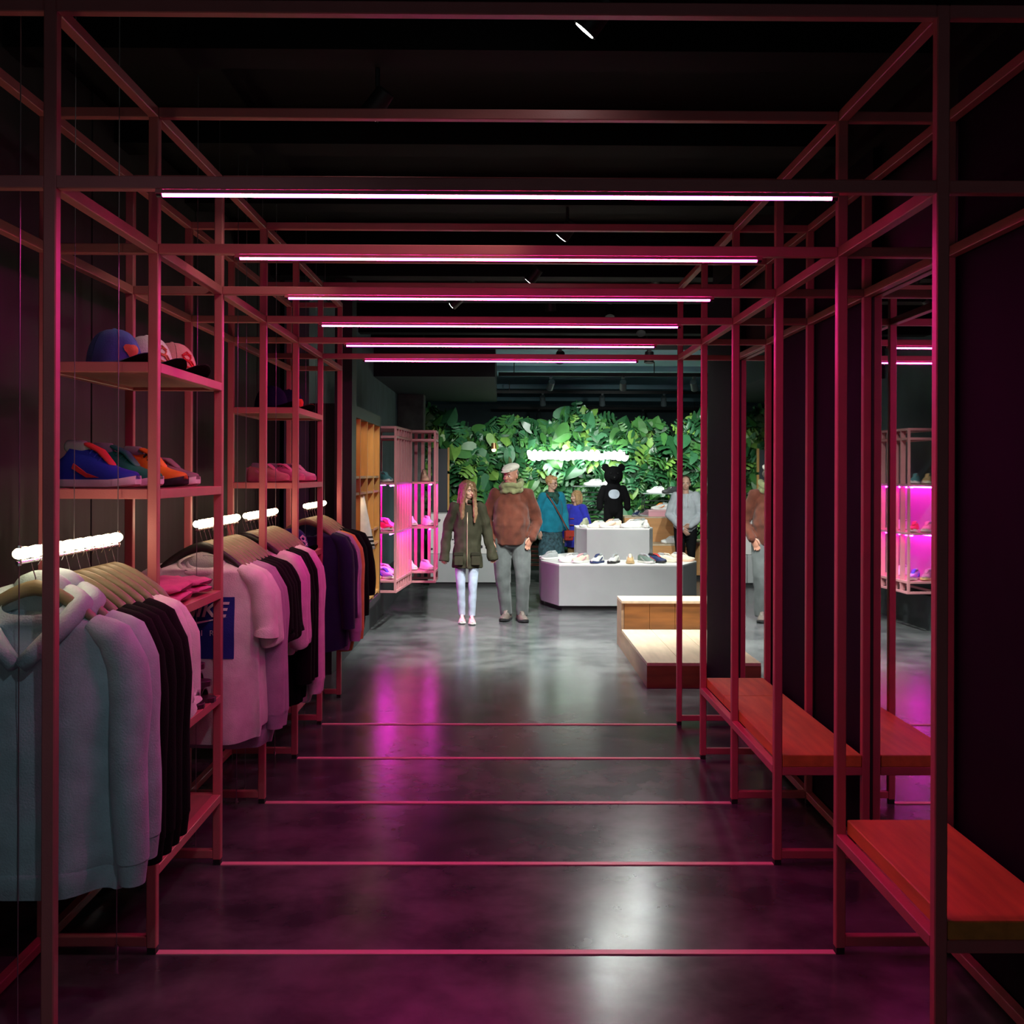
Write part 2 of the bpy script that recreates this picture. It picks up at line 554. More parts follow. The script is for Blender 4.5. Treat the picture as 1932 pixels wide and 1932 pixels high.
# spots above the frame, seen from the side
SPB = [(( .30, 3.45, 3.05), (-.62, .25, -.72), 'lit round spotlight at the top of the picture above the first beams', 16),
       ((-.46, 4.19, 3.02), (-.62, .3, -.75), 'small spotlight glinting above the second cross beam', 10),
       ((.38, 6.35, 3.02), (-.62, .3, -.75), 'small spotlight glinting between the second and third neon tube', 14),
       ((.23, 7.80, 3.02), (-.62, .3, -.75), 'small spotlight glinting above the third neon tube', 8),
       ((-.36, 9.0, 3.02), (-.5, .15, -.4), 'small spotlight glinting above the fourth neon tube', 10)]
for (x, y, z), aim, lab, e in SPB:
    spot_head((x, y, 3.3), aim, e, lab, 'spotlights above the pink frame', BLACKM, 60, .042, .11, 3.3 - z - .03, (1, .86, .7), .6, .004)

# unseen spotlight added behind the camera to brighten the nearest clothes rail
spot_head((.25, .7, 3.3), (-.62, 1, -.85), 26, 'added spotlight behind the camera brightening the nearest clothes', 'spotlights above the pink frame', BLACKM, 50, .05, .12, .08, (.72, .84, 1), .8)

# ------------------------------------------------------------------ wooden cubby shelves on the left
M_CUB = wood('honey_oak_board', (.58, .30, .085), .14, (8, 8, 1), 3, .45)
t = thing('cubby_shelf', 'black framed wall unit with honey coloured wooden compartments', 'shelf unit', (-1.2, 9.0, .38))
def cubby():
    L, D, H = 2.1, .34, 1.81
    W = .05
    box('side_panel', BLACKM, (-D, 0, 0, W, 0, H), t); box('side_panel', BLACKM, (-D, 0, L - W, L, 0, H), t)
    box('top_panel', BLACKM, (-D, 0, W, L - W, H - .10, H), t); box('bottom_panel', BLACKM, (-D, 0, W, L - W, 0, .06), t)
    box('back_panel', M_CUB, (-D, -D + .02, W, L - W, .06, H - .10), t)
    ys = [W, .56, 1.06, 1.56, L - W]
    for y in ys:
        box('divider', M_CUB, (-D + .02, -.004, y - .011 if y > W else y, y + .011 if y < L - W else y, .06, H - .10), t)
    for j, z in enumerate((.08, .56, .70, 1.06, 1.20)):
        for a, b in zip(ys[:-1], ys[1:]):
            box('board', M_CUB, (-D + .02, -.01, a + .012, b - .012, z, z + .022), t)
            if j in (1, 3):
                box('dark_panel', BLACKM, (-D + .02, -.09, a + .012, b - .012, z + .022, z + .14), t)
cubby()
for y in (.3, .8, 1.3, 1.8):
    lamp('cubby_light', 'AREA', (-.13, y, 1.69), WARM, .85, t, aim=(-.15, 0, -1), shape='RECTANGLE', size=.2, size_y=.3)
    lamp('cubby_light', 'AREA', (-.13, y, 1.05), WARM, .55, t, aim=(-.15, 0, -1), shape='RECTANGLE', size=.2, size_y=.3)

# ------------------------------------------------------------------ pink shoe cases on the left
M_CASEB = mat('pink_case_steel', (.62, .26, .28), .45, nscale=8, namt=.05)
M_CASES = glow('magenta_case_strip', CASE_C, CASE)
M_CASEP = mat('mauve_back_board', (.42, .28, .45), .6)
def shoe_case(label, loc, W, D, H, slat_side, nslat):
    """x from -W..0 (0 = side towards the aisle), y from 0..D; shelves at fixed heights"""
    t = thing('shoe_case', label, 'shelf unit', loc, group='pink shoe cases')
    b = .0125
    def cb(n, bb, m=M_CASEB): return box(n, m, bb, t, bevel=.0015)
    for x in (-W, -2 * b):
        for y in (0, D - 2 * b):
            cb('post', (x, x + 2 * b, y, y + 2 * b, 0, H))
    lev = [.0125, .12, .62, 1.12, H - .11, H - .0125]
    for z in lev:
        for x in (-W, -2 * b):
            cb('rail', (x, x + 2 * b, 2 * b, D - 2 * b, z - b, z + b))
        for y in (0, D - 2 * b):
            cb('rail', (-W + 2 * b, -2 * b, y, y + 2 * b, z - b, z + b))
    for z in lev[1:4]:
        cb('shelf_board', (-W + 2 * b, -2 * b, 2 * b, D - 2 * b, z - .006, z + .012))
    cb('top_board', (-W + 2 * b, -2 * b, 2 * b, D - 2 * b, H - .02, H - .012))
    for k in range(nslat):
        f = (k + 1) / (nslat + 1)
        if slat_side == 'aisle':
            y = 2 * b + (D - 4 * b) * f
            cb('slat', (-.055, -.004, y - .011, y + .011, .025, H - .025))
        else:
            x = -W + 2 * b + (W - 4 * b) * f
            cb('slat', (x - .018, x + .018, D - .02, D - .004, .025, H - .025))
    box('back_board', M_CASEP, (-W - .012, -W - .002, 0, D, .12, 1.12), t)
    for z in lev[2:4]:
        for x in (-W + .07, -.075):
            MB().tube([(x, .06, z - .022), (x, D - .06, z - .022)], .007, 8).build('light_strip', M_CASES, t)
    return t
case_a = shoe_case('nearer pink steel shoe case with upright slats, glowing magenta inside', (-1.07, 11.4, .40), .36, 1.06, 1.71, 'aisle', 5)
case_a.rotation_euler = (0, 0, -.07)
shoe_case('farther pink steel shoe case standing out into the shop, magenta shelves', (-.73, 12.47, .40), .44, .46, 1.71, 'back', 4)

# ------------------------------------------------------------------ counter at the back left
M_GREYBOX = mat('grey_laminate', (.42, .43, .43), .55, nscale=3, namt=.06)
M_TERR = mat('white_terrazzo', (.72, .68, .66), .5)
M_CHIP = mat('dark_terrazzo_chip', (.03, .03, .035), .5)
CE = .34
t = thing('shop_counter', 'long grey counter with a white speckled front board behind the walking pair', 'counter', (-.2, 16.1, 0))
box('base', mat('counter_plinth', (.02, .02, .02), .6), (-.84, CE - .02, .03, .6, 0, .05), t)
box('lower_panel', M_GREYBOX, (-.86, -.26, 0, .62, .05, .46), t, bevel=.003)
box('lower_panel', M_GREYBOX, (-.25, CE, 0, .62, .05, .46), t, bevel=.003)
fb = box('speckled_board', M_TERR, (-.86, CE, .02, .60, .464, 1.04), t, bevel=.003)
random.seed(3)
for k in range(36):
    x, z, r = random.uniform(-.83, CE - .03), random.uniform(.5, 1.0), random.uniform(.012, .03)
    a0 = random.uniform(0, 6)
    pts = [(x + r * random.uniform(.5, 1.1) * cos(a0 + q * 1.2566), z + r * random.uniform(.6, 1.2) * sin(a0 + q * 1.2566)) for q in range(5)]
    m = MB()
    m.add([(p[0], .021, p[1]) for p in pts] + [(p[0], .016, p[1]) for p in pts],
          [(0, 1, 2, 3, 4), (9, 8, 7, 6, 5)] + [(i, (i + 1) % 5, 5 + (i + 1) % 5, 5 + i) for i in range(5)])
    m.build('chip', M_CHIP, fb)
# framed board standing on the counter
t = thing('framed_board', 'dark framed board with a light wooden edge standing behind the counter', 'board', (-.90, 17.0, 0))
box('panel', mat('slate_board', (.035, .045, .05), .35), (-.16, .075, -.02, .02, .02, 2.0), t)
for z0, z1 in ((.02, 1.02), (1.06, 1.62), (1.66, 2.02)):
    box('wooden_edge', M_CUB, (.076, .105, -.03, .03, z0, z1), t, bevel=.003)

# ------------------------------------------------------------------ grey octagonal shoe platform
M_PLAT = mat('grey_platform_board', (.36, .37, .37), .55, nscale=2.5, namt=.07)
M_WHITE = mat('white_platform_top', (.82, .81, .78), .5)
def platform(label, poly, z0, z1, plinth=None, par=None, name='shoe_platform'):
    cx = sum(p[0] for p in poly) / len(poly); cy = sum(p[1] for p in poly) / len(poly)
    P2 = [(x - cx, y - cy) for x, y in poly]
    t = thing(name, label, 'platform', (cx, cy, z0))
    h = z1 - z0
    pl = plinth or 0
    n = len(P2)
    if pl:
        MB().prism([(x * .95, y * .95) for x, y in P2], 0, pl).build('plinth', BLACKM, t)
    # each face of the platform is a board of its own
    for i in range(n):
        a, b = Vector(P2[i]), Vector(P2[(i + 1) % n])
        d = (b - a).normalized()
        nn = Vector((d.y, -d.x))
        g = .0015
        q = [a + d * g, b - d * g, b - d * g - nn * .02 - d * .006, a + d * g - nn * .02 + d * .006]
        MB().prism([(v.x, v.y) for v in q], pl, h - .02).build('side_board', M_PLAT, t)
    MB().prism(P2, h - .02, h).build('top_board', M_WHITE, t, bevel=.002)
    return t
platform('low grey faceted platform with a white top carrying a row of sneakers',
         [(.69, 13.2), (2.16, 13.2), (2.42, 13.75), (2.42, 14.6), (1.9, 15.2), (.95, 15.2), (.50, 14.6), (.50, 13.78)], 0, .55, .06)
platform('smaller grey platform tier standing on the low platform',
         [(1.075, 13.95), (1.86, 13.95), (1.93, 14.15), (1.93, 14.7), (1.7, 14.95), (1.2, 14.95), (.965, 14.7), (.965, 14.25)], .551, .945)

# ------------------------------------------------------------------ wooden step bench
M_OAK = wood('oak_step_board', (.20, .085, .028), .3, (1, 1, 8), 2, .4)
M_SIDE = wood('cool_lit_oak_side', (.32, .20, .12), .2, (1, 1, 8), 2, .4)  # paler copy of the oak, cool light on the side put into its colour
M_RISER = wood('shaded_oak_riser', (.20, .075, .018), .35, (1, 1, 8), 2, .4)  # darker copy of the oak, shade from steep light put into its colour
M_OAKT = wood('pale_oak_top', (.60, .46, .32), .12, (8, 1, 8), 3, .35)
t = thing('step_bench', 'wooden step bench with a low deck and a raised back seat', 'bench', (1.12, 8.47, 0))
W_ = 1.9
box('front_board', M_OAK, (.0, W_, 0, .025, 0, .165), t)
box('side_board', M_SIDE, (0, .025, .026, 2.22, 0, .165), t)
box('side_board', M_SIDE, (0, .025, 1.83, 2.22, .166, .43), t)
for k in range(7):
    x0 = W_ * k / 7
    box('deck_plank', M_OAKT, (x0 + .001, x0 + W_ / 7 - .001, 0, 1.81, .166, .19), t, bevel=.001)
for k in range(8):
    x0 = .026 + (W_ - .026) * k / 8
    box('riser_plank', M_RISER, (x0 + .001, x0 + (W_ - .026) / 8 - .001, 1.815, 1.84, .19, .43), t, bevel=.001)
box('seat_board', M_OAKT, (0, W_, 1.80, 2.22, .431, .456), t, bevel=.002)
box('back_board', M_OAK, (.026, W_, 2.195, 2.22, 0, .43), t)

# orange wooden blocks by the woman in grey
M_BLK = wood('orange_oak_block', (.62, .30, .11), .12, (1, 1, 8), 2, .45)
def block(label, x0, x1, y0, y1, h, plinth=.06):
    t = thing('display_block', label, 'display block', ((x0 + x1) / 2, (y0 + y1) / 2, 0), group='wooden display blocks')
    hx, hy = (x1 - x0) / 2, (y1 - y0) / 2
    if plinth:
        box('plinth', BLACKM, (-hx + .03, hx - .03, -hy + .03, hy - .03, 0, plinth), t)
    box('carcass', M_BLK, (-hx, hx, -hy, hy, plinth, h - .025), t, bevel=.003)
    box('top_board', M_OAKT, (-hx, hx, -hy, hy, h - .0245, h), t, bevel=.002)
block('tall orange wooden block behind the small grey platform tier', 1.92, 2.72, 17.35, 18.0, .96)
block('low orange wooden step in front of the tall block', 2.2, 2.80, 16.75, 17.34, .57)
block('orange wooden block at the right edge behind the woman in grey', 2.93, 3.9, 17.2, 17.9, .58)
# dark wire stands with glass shelves before the plants
M_WIRE = mat('dark_wire', (.03, .035, .035), .4, metal=.6)
M_GLASS = mat('grey_glass_shelf', (.35, .40, .40), .15)
def wire_stand(label, x0, x1, y, z, wm=M_WIRE):
    t = thing('wire_stand', label, 'display stand', ((x0 + x1) / 2, y, 0), group='wire stands before the plants')
    h = (x1 - x0) / 2
    for s in (-1, 1):
        for yy in (-.14, .14):
            MB().tube([(s * h, yy, 0), (s * h, yy, z)], .008, 6).build('leg', M_WIRE, t)
    n = int(z / .07)
    for k in range(3, n):
        MB().tube([(-h, -.14, k * .07), (h, -.14, k * .07)], .006, 5).build('wire', wm, t)
        MB().tube([(-h, .14, k * .07), (h, .14, k * .07)], .006, 5).build('wire', wm, t)
    box('shelf', M_GLASS, (-h - .02, h + .02, -.17, .17, z, z + .014), t)
wire_stand('wire stand with a glass shelf left of the black bear figure', 1.15, 1.75, 17.75, 1.42)
wire_stand('wire stand with a glass shelf behind the woman in grey', 2.32, 2.85, 18.22, 1.30)
wire_stand('red wire rack on the floor behind the woman in teal', .44, .90, 17.3, .62, mat('red_wire', (.45, .06, .04), .5))

# ------------------------------------------------------------------ living wall of leaves
def leaf_poly(kind):
    """half outline (x right, y along the midrib from stalk to tip)"""
    if kind == 'heart':
        h = [(.0, -.02), (.16, -.14), (.36, -.12), (.47, .08), (.46, .34), (.34, .62), (.16, .84), (0, 1.0)]
    elif kind == 'split':
        h = [(0, -.02), (.18, -.16), (.42, -.12), (.55, .06), (.24, .10), (.58, .24), (.57, .36), (.22, .32), (.53, .52), (.46, .64), (.19, .54), (.38, .78), (.27, .86), (.12, .78), (0, 1.02)]
    else:
        h = [(0, 0), (.14, .04), (.23, .25), (.24, .5), (.16, .78), (0, 1.0)]
    return h
def leaf_mesh(kind, m, curl, idx):
    h = leaf_poly(kind)
    v, f = [], []
    mid = []
    def z(x, y): return -curl * (abs(x) ** 1.6) * 1.1 - curl * .5 * max(0, y - .4) ** 2 + .0
    for s in (1, -1):
        b = len(v)
        n = len(h)
        for x, y in h:
            v.append((s * x, y, z(x, y)))
        for i, (x, y) in enumerate(h):
            yy = min(max(y, 0), .97)
            v.append((0, yy, .015))
        for i in range(n - 1):
            q = (b + i, b + i + 1, b + n + i + 1, b + n + i)
            f.append(q if s > 0 else q[::-1])
    # stalk
    b = len(v)
    v += [(-.012, 0, 0), (.012, 0, 0), (.012, -.55, -.14), (-.012, -.55, -.14)]
    f.append((b, b + 1, b + 2, b + 3))
    me = bpy.data.meshes.new('leaf')
    me.from_pydata(v, [], f)
    for p in me.polygons: p.use_smooth = True
    me.materials.append(m)
    return me
GREENS = [mat('leaf_green', (.048, .165, .036), .38, spec=.5, nscale=3, namt=.2), mat('leaf_green_deep', (.018, .085, .028), .35, spec=.5, nscale=3, namt=.2),
          mat('leaf_green_light', (.16, .32, .06), .4, spec=.5, nscale=3, namt=.2), mat('leaf_green_blue', (.036, .145, .060), .36, spec=.5, nscale=3, namt=.2)]
LEAVES = [leaf_mesh(k, g, c, 0) for k, c in (('heart', .35), ('split', .30), ('split', .55), ('lance', .3)) for g in GREENS]
lw = thing('living_wall', 'living wall thick with large green split leaves and vines', 'plant wall', (1.03, 18.75, 0))
LX0, LX1 = -2.26, 2.34      # local x range
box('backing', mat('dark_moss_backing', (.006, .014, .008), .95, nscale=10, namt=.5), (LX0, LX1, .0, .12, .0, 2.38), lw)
random.seed(11)
spots = []
tries = 0
def top_of(x): return 2.42 + .10 * sin(x * 2.3 + 1) + .07 * sin(x * 5.1)
while len(spots) < 1400 and tries < 20000:
    tries += 1
    x = random.uniform(LX0 - .02, LX1 + .05)
    zz = random.uniform(.15, 1) ** .8 * 2.62
    if zz > top_of(x) + .08: continue
    L = random.choice((.15, .19, .23, .27, .33)) * random.uniform(.85, 1.15)
    spots.append((x, zz, L))
def leaf_matrix(x, zz, L):
    out = random.uniform(.02, .26)
    pitch = random.uniform(-.25, 1.0)         # how far the blade faces up from vertical
    yaw = random.gauss(0, .55)
    roll = random.gauss(pi, .75)              # tips hang down
    if zz > 2.28: roll = random.gauss(0, 1.3)
    M = (Matrix.Translation((x, -out, zz)) @ Matrix.Rotation(yaw, 4, 'Z') @ Matrix.Rotation(pi / 2 - pitch * .8, 4, 'X')
         @ Matrix.Rotation(roll, 4, 'Z') @ Matrix.Scale(L, 4))
    return M
def pick():
    k = random.choices((0, 1, 2, 3), (.42, .30, .18, .10))[0]
    g = random.choices((0, 1, 2, 3), (.34, .30, .12, .24))[0]
    return LEAVES[k * 4 + g]
items = [(leaf_matrix(*s), pick(), s) for s in spots]
# the largest ones within view are leaves of their own, the rest one mass
items.sort(key=lambda it: -(it[2][2] * (1.0 if it[2][1] > .9 else .3) * (1 - it[0].translation.y * .8)))
for M, me, s in items[:298]:
    o = link('leaf', me, lw)
    o.matrix_local = M
vs, fs, mi = [], [], []
for M, me, s in items[298:]:
    b = len(vs)
    vs += [tuple(M @ v.co) for v in me.vertices]
    gi = GREENS.index(me.materials[0])
    for p in me.polygons:
        fs.append(tuple(i + b for i in p.vertices)); mi.append(gi)
me = bpy.data.meshes.new('foliage')
me.from_pydata(vs, [], fs)
for g in GREENS: me.materials.append(g)
for p, g in zip(me.polygons, mi): p.material_index = g; p.use_smooth = True
link('foliage', me, lw, kind='stuff')

# glowing white script sign among the leaves: looped tube lettering too bright to read
M_SIGN = glow('white_neon', (.93, 1, .97), SIGN)
t = thing('neon_sign', 'white glowing loop lettering sign in the middle of the living wall', 'sign', (1.24, 18.36, 1.93))
pts = []
N = 420
for i in range(N):
    u = i / (N - 1)
    ph = u * 2 * pi * 17
    pts.append((-.80 + 1.60 * u + .036 * cos(ph + .4), -.006 * cos(ph), .058 * sin(ph) * (1.0 + .25 * sin(u * 21))))
MB().tube(pts, .024, 6).build('glass_tube', M_SIGN, t, smooth=True)
MB().tube([(-.80, .012, 0), (.80, .012, 0)], .03, 8).build('glass_tube', M_SIGN, t, smooth=True)
box('backing_rail', M_WHITE, (-.80, .80, .045, .055, -.06, .06), t)
lamp('sign_glow', 'AREA', (0, -.06, 0), (.93, 1, .94), 34, t, aim=(0, 1, 0), shape='RECTANGLE', size=1.6, size_y=.2)
# small wall lamp in the leaves
t = thing('wall_lamp', 'small warm wall lamp among the leaves above the man', 'light', (-.13, 18.42, 2.03))
MB().tube([(0, .2, .05), (0, 0, .06)], .008, 6).build('arm', M_WIRE, t)
MB().tube([(0, 0, .0), (0, 0, .10)], [.05, .035], 12).build('shade', mat('copper', (.5, .22, .1), .35, metal=.8), t, smooth='auto')
MB().ball((0, 0, -.012), .034, 10, 7).build('bulb', glow('warm_bulb', WARM, 14), t, smooth=True)
# ------------------------------------------------------------------ sneakers
def M_of(name, c, rough=.6):
    return mat(name, c, rough, nscale=25, namt=.06, bump=.1, bscale=120)
SHOE_COL = dict(white=(.80, .79, .76), cream=(.78, .70, .56), tan=(.62, .42, .20), black=(.015, .015, .017), grey=(.36, .38, .38), green=(.015, .26, .14), sage=(.16, .24, .20),
                navy=(.02, .035, .12), blue=(.02, .045, .50), red=(.62, .04, .04), orange=(.85, .24, .02), pink=(.80, .38, .42), mauve=(.26, .15, .18), purple=(.40, .22, .62), peach=(.82, .52, .36), teal=(.10, .28, .30), olive=(.24, .25, .16), brown=(.13, .10, .085))
def smat(c, part): return M_of(f'shoe_{part}_{c}', SHOE_COL[c])
def sneaker_shapes(high=0.0, chunky=1.0, size=.285):
    """toe towards -y, heel at +y, centred; returns mesh builders"""
    st = [0, .06, .16, .30, .45, .60, .74, .86, .95, 1.0]
    hw = [.020, .032, .037, .036, .038, .045, .048, .043, .030, .012]
    top = [.088, .100, .097 + high, .088 + high, .096 + high * .5, .084, .064, .053, .043, .030]
    L = size
    sh = .026 * chunky
    sole, up = MB(), MB()
    rs, ru = [], []
    for s, w_, t_ in zip(st, hw, top):
        y = L / 2 - s * L
        spring = .012 * max(0, (s - .72) / .28) ** 2
        w2 = w_ + .004
        rs.append([(x, y, z + spring) for x, z in ((-w2, .004), (-w2 * .86, 0), (w2 * .86, 0), (w2, .004), (w2 * 1.02, sh * .7), (w2 * .94, sh), (-w2 * .94, sh), (-w2 * 1.02, sh * .7))])
        ring = []
        h = t_ - sh * .6
        for k in range(13):
            a = pi * k / 12
            cx, cz = cos(a), sin(a)
            e = .62 if s < .5 else .8
            ring.append((w_ * (abs(cx) ** .8) * (1 if cx > 0 else -1) * (1 - .34 * cz ** 2 if s < .62 else 1), y + (.004 if s == 0 else 0), sh * .6 + spring + h * cz ** e))
        ru.append(ring)
    sole.loft(rs)
    up.loft(ru)
    lin = MB().tube([(0, L / 2 - .035, top[2] - .004), (0, L / 2 - .085, top[3] - .002 + .004)], [.018, .017], 10, ry=[.022, .022], ref=(1, 0, 0), round_ends=True)
    tong = MB().tube([(0, L / 2 - .105, .105 + high * .8), (0, L / 2 - .15, .100 + high * .4), (0, L / 2 - .19, .074)], [.020, .021, .017], 10, ry=[.007, .008, .006], ref=(1, 0, 0), round_ends=True)
    lace = MB()
    for k in range(5):
        s = .43 + .055 * k
        y = L / 2 - s * L
        z = .103 + high * .4 * (1 - k / 4) - .0085 * k
        lace.tube([(-.021, y, z - .012), (-.010, y - .004, z), (.010, y + .004, z), (.021, y, z - .012)], .0034, 5)
    stripe = []
    for sx in (-1, 1):
        a = [(sx * .0405, L / 2 - .62 * L, .032), (sx * .036, L / 2 - .44 * L, .046), (sx * .0365, L / 2 - .28 * L, .075), (sx * .038, L / 2 - .26 * L, .060), (sx * .041, L / 2 - .46 * L, .032)]
        b = [(x + sx * .005, y, z) for x, y, z in a]
        stripe.append(MB().add(a + b, [(0, 1, 2, 3, 4), (9, 8, 7, 6, 5)] + [(i, (i + 1) % 5, 5 + (i + 1) % 5, 5 + i) for i in range(5)]))
    heel = MB().box(-.018, .018, L / 2 - .004, L / 2 + .006, .045, .085)
    return sole, up, lin, tong, lace, stripe, heel
def sneaker(label, loc, rz, upper='white', sole='white', accent=None, lace=None, group=None, high=0, chunky=1.0, size=.285, scale=1, rx=0):
    t = thing('sneaker', label, 'shoe', loc, rz, group)
    t.scale = (scale,) * 3
    t.rotation_euler = (rx, 0, rz)
    so, up, li, to, la, stp, he = sneaker_shapes(high, chunky, size)
    so.build('sole', smat(sole, 'sole'), t, smooth='auto')
    up.build('upper', smat(upper, 'upper'), t, smooth='auto')
    li.build('lining', smat('black' if upper in ('black', 'navy') else 'grey', 'lining'), t, smooth=True)
    to.build('tongue', smat(accent or upper, 'upper'), t, smooth=True)
    la.build('laces', smat(lace or ('white' if upper != 'white' else 'cream'), 'laces'), t, smooth=True)
    if accent:
        for q in stp: q.build('side_stripe', smat(accent, 'upper'), t)
        he.build('heel_tab', smat(accent, 'upper'), t)
    return t

ZP, ZQ = .5505, .9455
g = 'sneakers on the low grey platform'
for lab, x, y, a, kw in (
    ('pale grey sneaker alone on the left wing of the low platform', .60, 14.0, -.9, dict(upper='grey', sole='white', scale=.95)),
    ('white sneaker, left of the row on the platform front, seen from its side', .83, 13.55, -1.15, dict(upper='white', lace='white')),
    ('pinkish white sneaker, second in the row on the platform front', .96, 13.48, -.75, dict(upper='cream', accent='pink')),
    ('white sneaker with a dark navy sole on the platform front', 1.16, 13.42, -.55, dict(upper='white', sole='navy', accent='navy')),
    ('white sneaker with black toe sole on the platform front', 1.36, 13.42, -.45, dict(upper='white', sole='black', accent='grey')),
    ('tan sneaker standing alone in the middle of the platform front', 1.56, 13.42, -.12, dict(upper='tan', sole='tan', lace='cream', accent='cream')),
    ('sage green sneaker with a white sole on the platform front', 1.76, 13.45, .55, dict(upper='sage', sole='white', accent='grey')),
    ('navy blue sneaker with a red collar on the platform front', 1.89, 13.50, .75, dict(upper='navy', sole='black', accent='red', lace='navy')),
    ('cream sneaker beside the navy sneaker on the platform', 2.04, 13.60, 1.2, dict(upper='cream', sole='cream')),
    ('cream sneaker at the right end of the platform behind a pink post', 2.25, 13.72, 1.3, dict(upper='cream', sole='peach'))):
    sneaker(lab, (x, y, ZP), a, group=g, **kw)
g = 'sneakers on the small grey tier'
for lab, x, y, a, kw in (
    ('olive grey sneaker at the left end of the small upper tier', 1.07, 14.28, -.3, dict(upper='olive', sole='white')),
    ('low cream sneaker on the upper tier beside the olive one', 1.20, 14.10, -1.3, dict(upper='cream', sole='cream', scale=.8)),
    ('cream sneaker with a peach heel left of the black bear figure', 1.38, 14.10, -1.35, dict(upper='cream', sole='white', accent='peach')),
    ('white sneaker right of the black bear figure', 1.64, 14.10, -1.2, dict(upper='white', sole='white')),
    ('white sneaker with a grey collar on the upper tier', 1.76, 14.22, -.8, dict(upper='white', sole='white', accent='grey')),
    ('white sneaker at the right end of the upper tier', 1.84, 14.12, -.1, dict(upper='white', sole='white', scale=.9))):
    sneaker(lab, (x, y, ZQ), a, group=g, **kw)
# behind: glass shelves and wooden blocks
sneaker('white sneaker on the glass shelf left of the bear figure', (1.45, 17.75, 1.4345), -1.5, 'white', lace='white', group='sneakers on the glass shelves')
sneaker('second white sneaker on the left glass shelf, half hidden by the bear', (1.70, 17.75, 1.4345), -1.5, 'white', lace='white', group='sneakers on the glass shelves')
sneaker('white sneaker on the glass shelf left of the woman in grey', (2.50, 18.1, 1.3145), -1.5, 'white', lace='white', group='sneakers on the glass shelves')
sneaker('black sneaker on the glass shelf next to the woman in grey', (2.74, 18.1, 1.3145), -1.2, 'black', sole='black', group='sneakers on the glass shelves')
t = thing('shoebox', 'pink shoebox with a white sneaker on top by the woman in grey', 'box', (2.47, 17.55, .9605))
box('carton', mat('pink_card', (.75, .36, .42), .6), (-.16, .16, -.10, .10, 0, .075), t, bevel=.002)
box('carton_lid', mat('pink_card_lid', (.82, .45, .50), .6), (-.163, .163, -.103, .103, .076, .10), t, bevel=.002)
sneaker('white and orange sneaker lying on the pink shoebox', (2.50, 17.55, 1.0615), -1.4, 'white', accent='orange', group='sneakers around the pink shoebox')
sneaker('blue grey sneaker on the tall wooden block, left of the shoebox', (2.12, 17.48, .9605), -.5, 'navy', sole='grey', accent='grey', group='sneakers around the pink shoebox', scale=.9)
sneaker('dark sneaker in front of the pink shoebox on the wooden block', (2.28, 17.5, .9605), -1.1, 'mauve', sole='grey', group='sneakers around the pink shoebox', scale=.9)
sneaker('white sneaker on the low orange wooden step', (2.58, 17.0, .5705), -1.4, 'white', lace='white')

# shoes in the pink cases (shelf tops at .40 + level + .012)
zc = [.40 + .12 + .0125, .40 + .62 + .0125, .40 + 1.12 + .0125]
g = 'sneakers in the nearer pink case'
for lab, x, y, k, a, kw in (
    ('beige sneaker on the top shelf of the nearer pink case', -1.33, 11.56, 2, .5, dict(upper='tan', sole='cream')),
    ('dark teal sneaker on the top shelf of the nearer pink case', -1.20, 11.56, 2, .5, dict(upper='teal', sole='white')),
    ('pink sneaker on the middle shelf of the nearer pink case', -1.33, 11.56, 1, .6, dict(upper='pink', sole='white')),
    ('red sneaker on the middle shelf of the nearer pink case', -1.20, 11.58, 1, .5, dict(upper='red', sole='white')),
    ('mauve sneaker on the bottom shelf of the nearer pink case', -1.33, 11.56, 0, .6, dict(upper='mauve', sole='tan')),
    ('purple sneaker on the bottom shelf of the nearer pink case', -1.20, 11.58, 0, .6, dict(upper='purple', sole='white', accent='blue')),
    ('white sneaker deep on the middle shelf of the nearer pink case', -1.24, 12.1, 1, .9, dict(upper='white')),
    ('white sneaker deep on the bottom shelf of the nearer pink case', -1.24, 12.1, 0, .9, dict(upper='white'))):
    sneaker(lab, (x, y, zc[k]), a, group=g, **kw)
g = 'sneakers in the farther pink case'
for lab, x, y, k, a, kw in (
    ('peach sneaker on the top shelf of the farther pink case', -.87, 12.68, 2, .2, dict(upper='peach', sole='peach', high=.03)),
    ('white sneaker on the middle shelf of the farther pink case, left of two', -1.02, 12.66, 1, .35, dict(upper='white')),
    ('white sneaker on the middle shelf of the farther pink case, right of two', -.83, 12.66, 1, .35, dict(upper='white')),
    ('white sneaker on the bottom shelf of the farther pink case, left of two', -1.03, 12.66, 0, .5, dict(upper='white')),
    ('white sneaker on the bottom shelf of the farther pink case, right of two', -.84, 12.66, 0, .5, dict(upper='white'))):
    sneaker(lab, (x, y, zc[k]), a, group=g, **kw)

# shoes on the left shelves of the frame
zs = SZ[3] + .0175
g = 'sneakers on the second highest near shelf'
for lab, x, y, a, kw in (
    ('blue high sneaker with a red stripe and white toe on the near shelf', -1.42, 3.97, 1.25, dict(upper='blue', sole='white', accent='red', high=.035, lace='blue', scale=1.15)),
    ('green high sneaker behind the blue one on the near shelf', -1.385, 4.13, 1.25, dict(upper='green', sole='white', high=.035, lace='green', scale=1.12)),
    ('bright orange high sneaker with a black toe on the near shelf', -1.335, 4.30, 1.2, dict(upper='orange', sole='black', high=.03, lace='black', accent='orange', scale=1.1)),
    ('dark mauve sneaker at the far end of the near shelf', -1.33, 4.47, 1.2, dict(upper='mauve', sole='white', lace='grey', scale=1.05))):
    sneaker(lab, (x, y, zs), a, group=g, **kw)
sneaker('pink sneaker on the far shelf, left of a pair of single shoes', (-1.36, 6.55, zs), 1.1, 'peach', sole='peach', accent='pink', lace='white', group='sneakers on the far shelf')
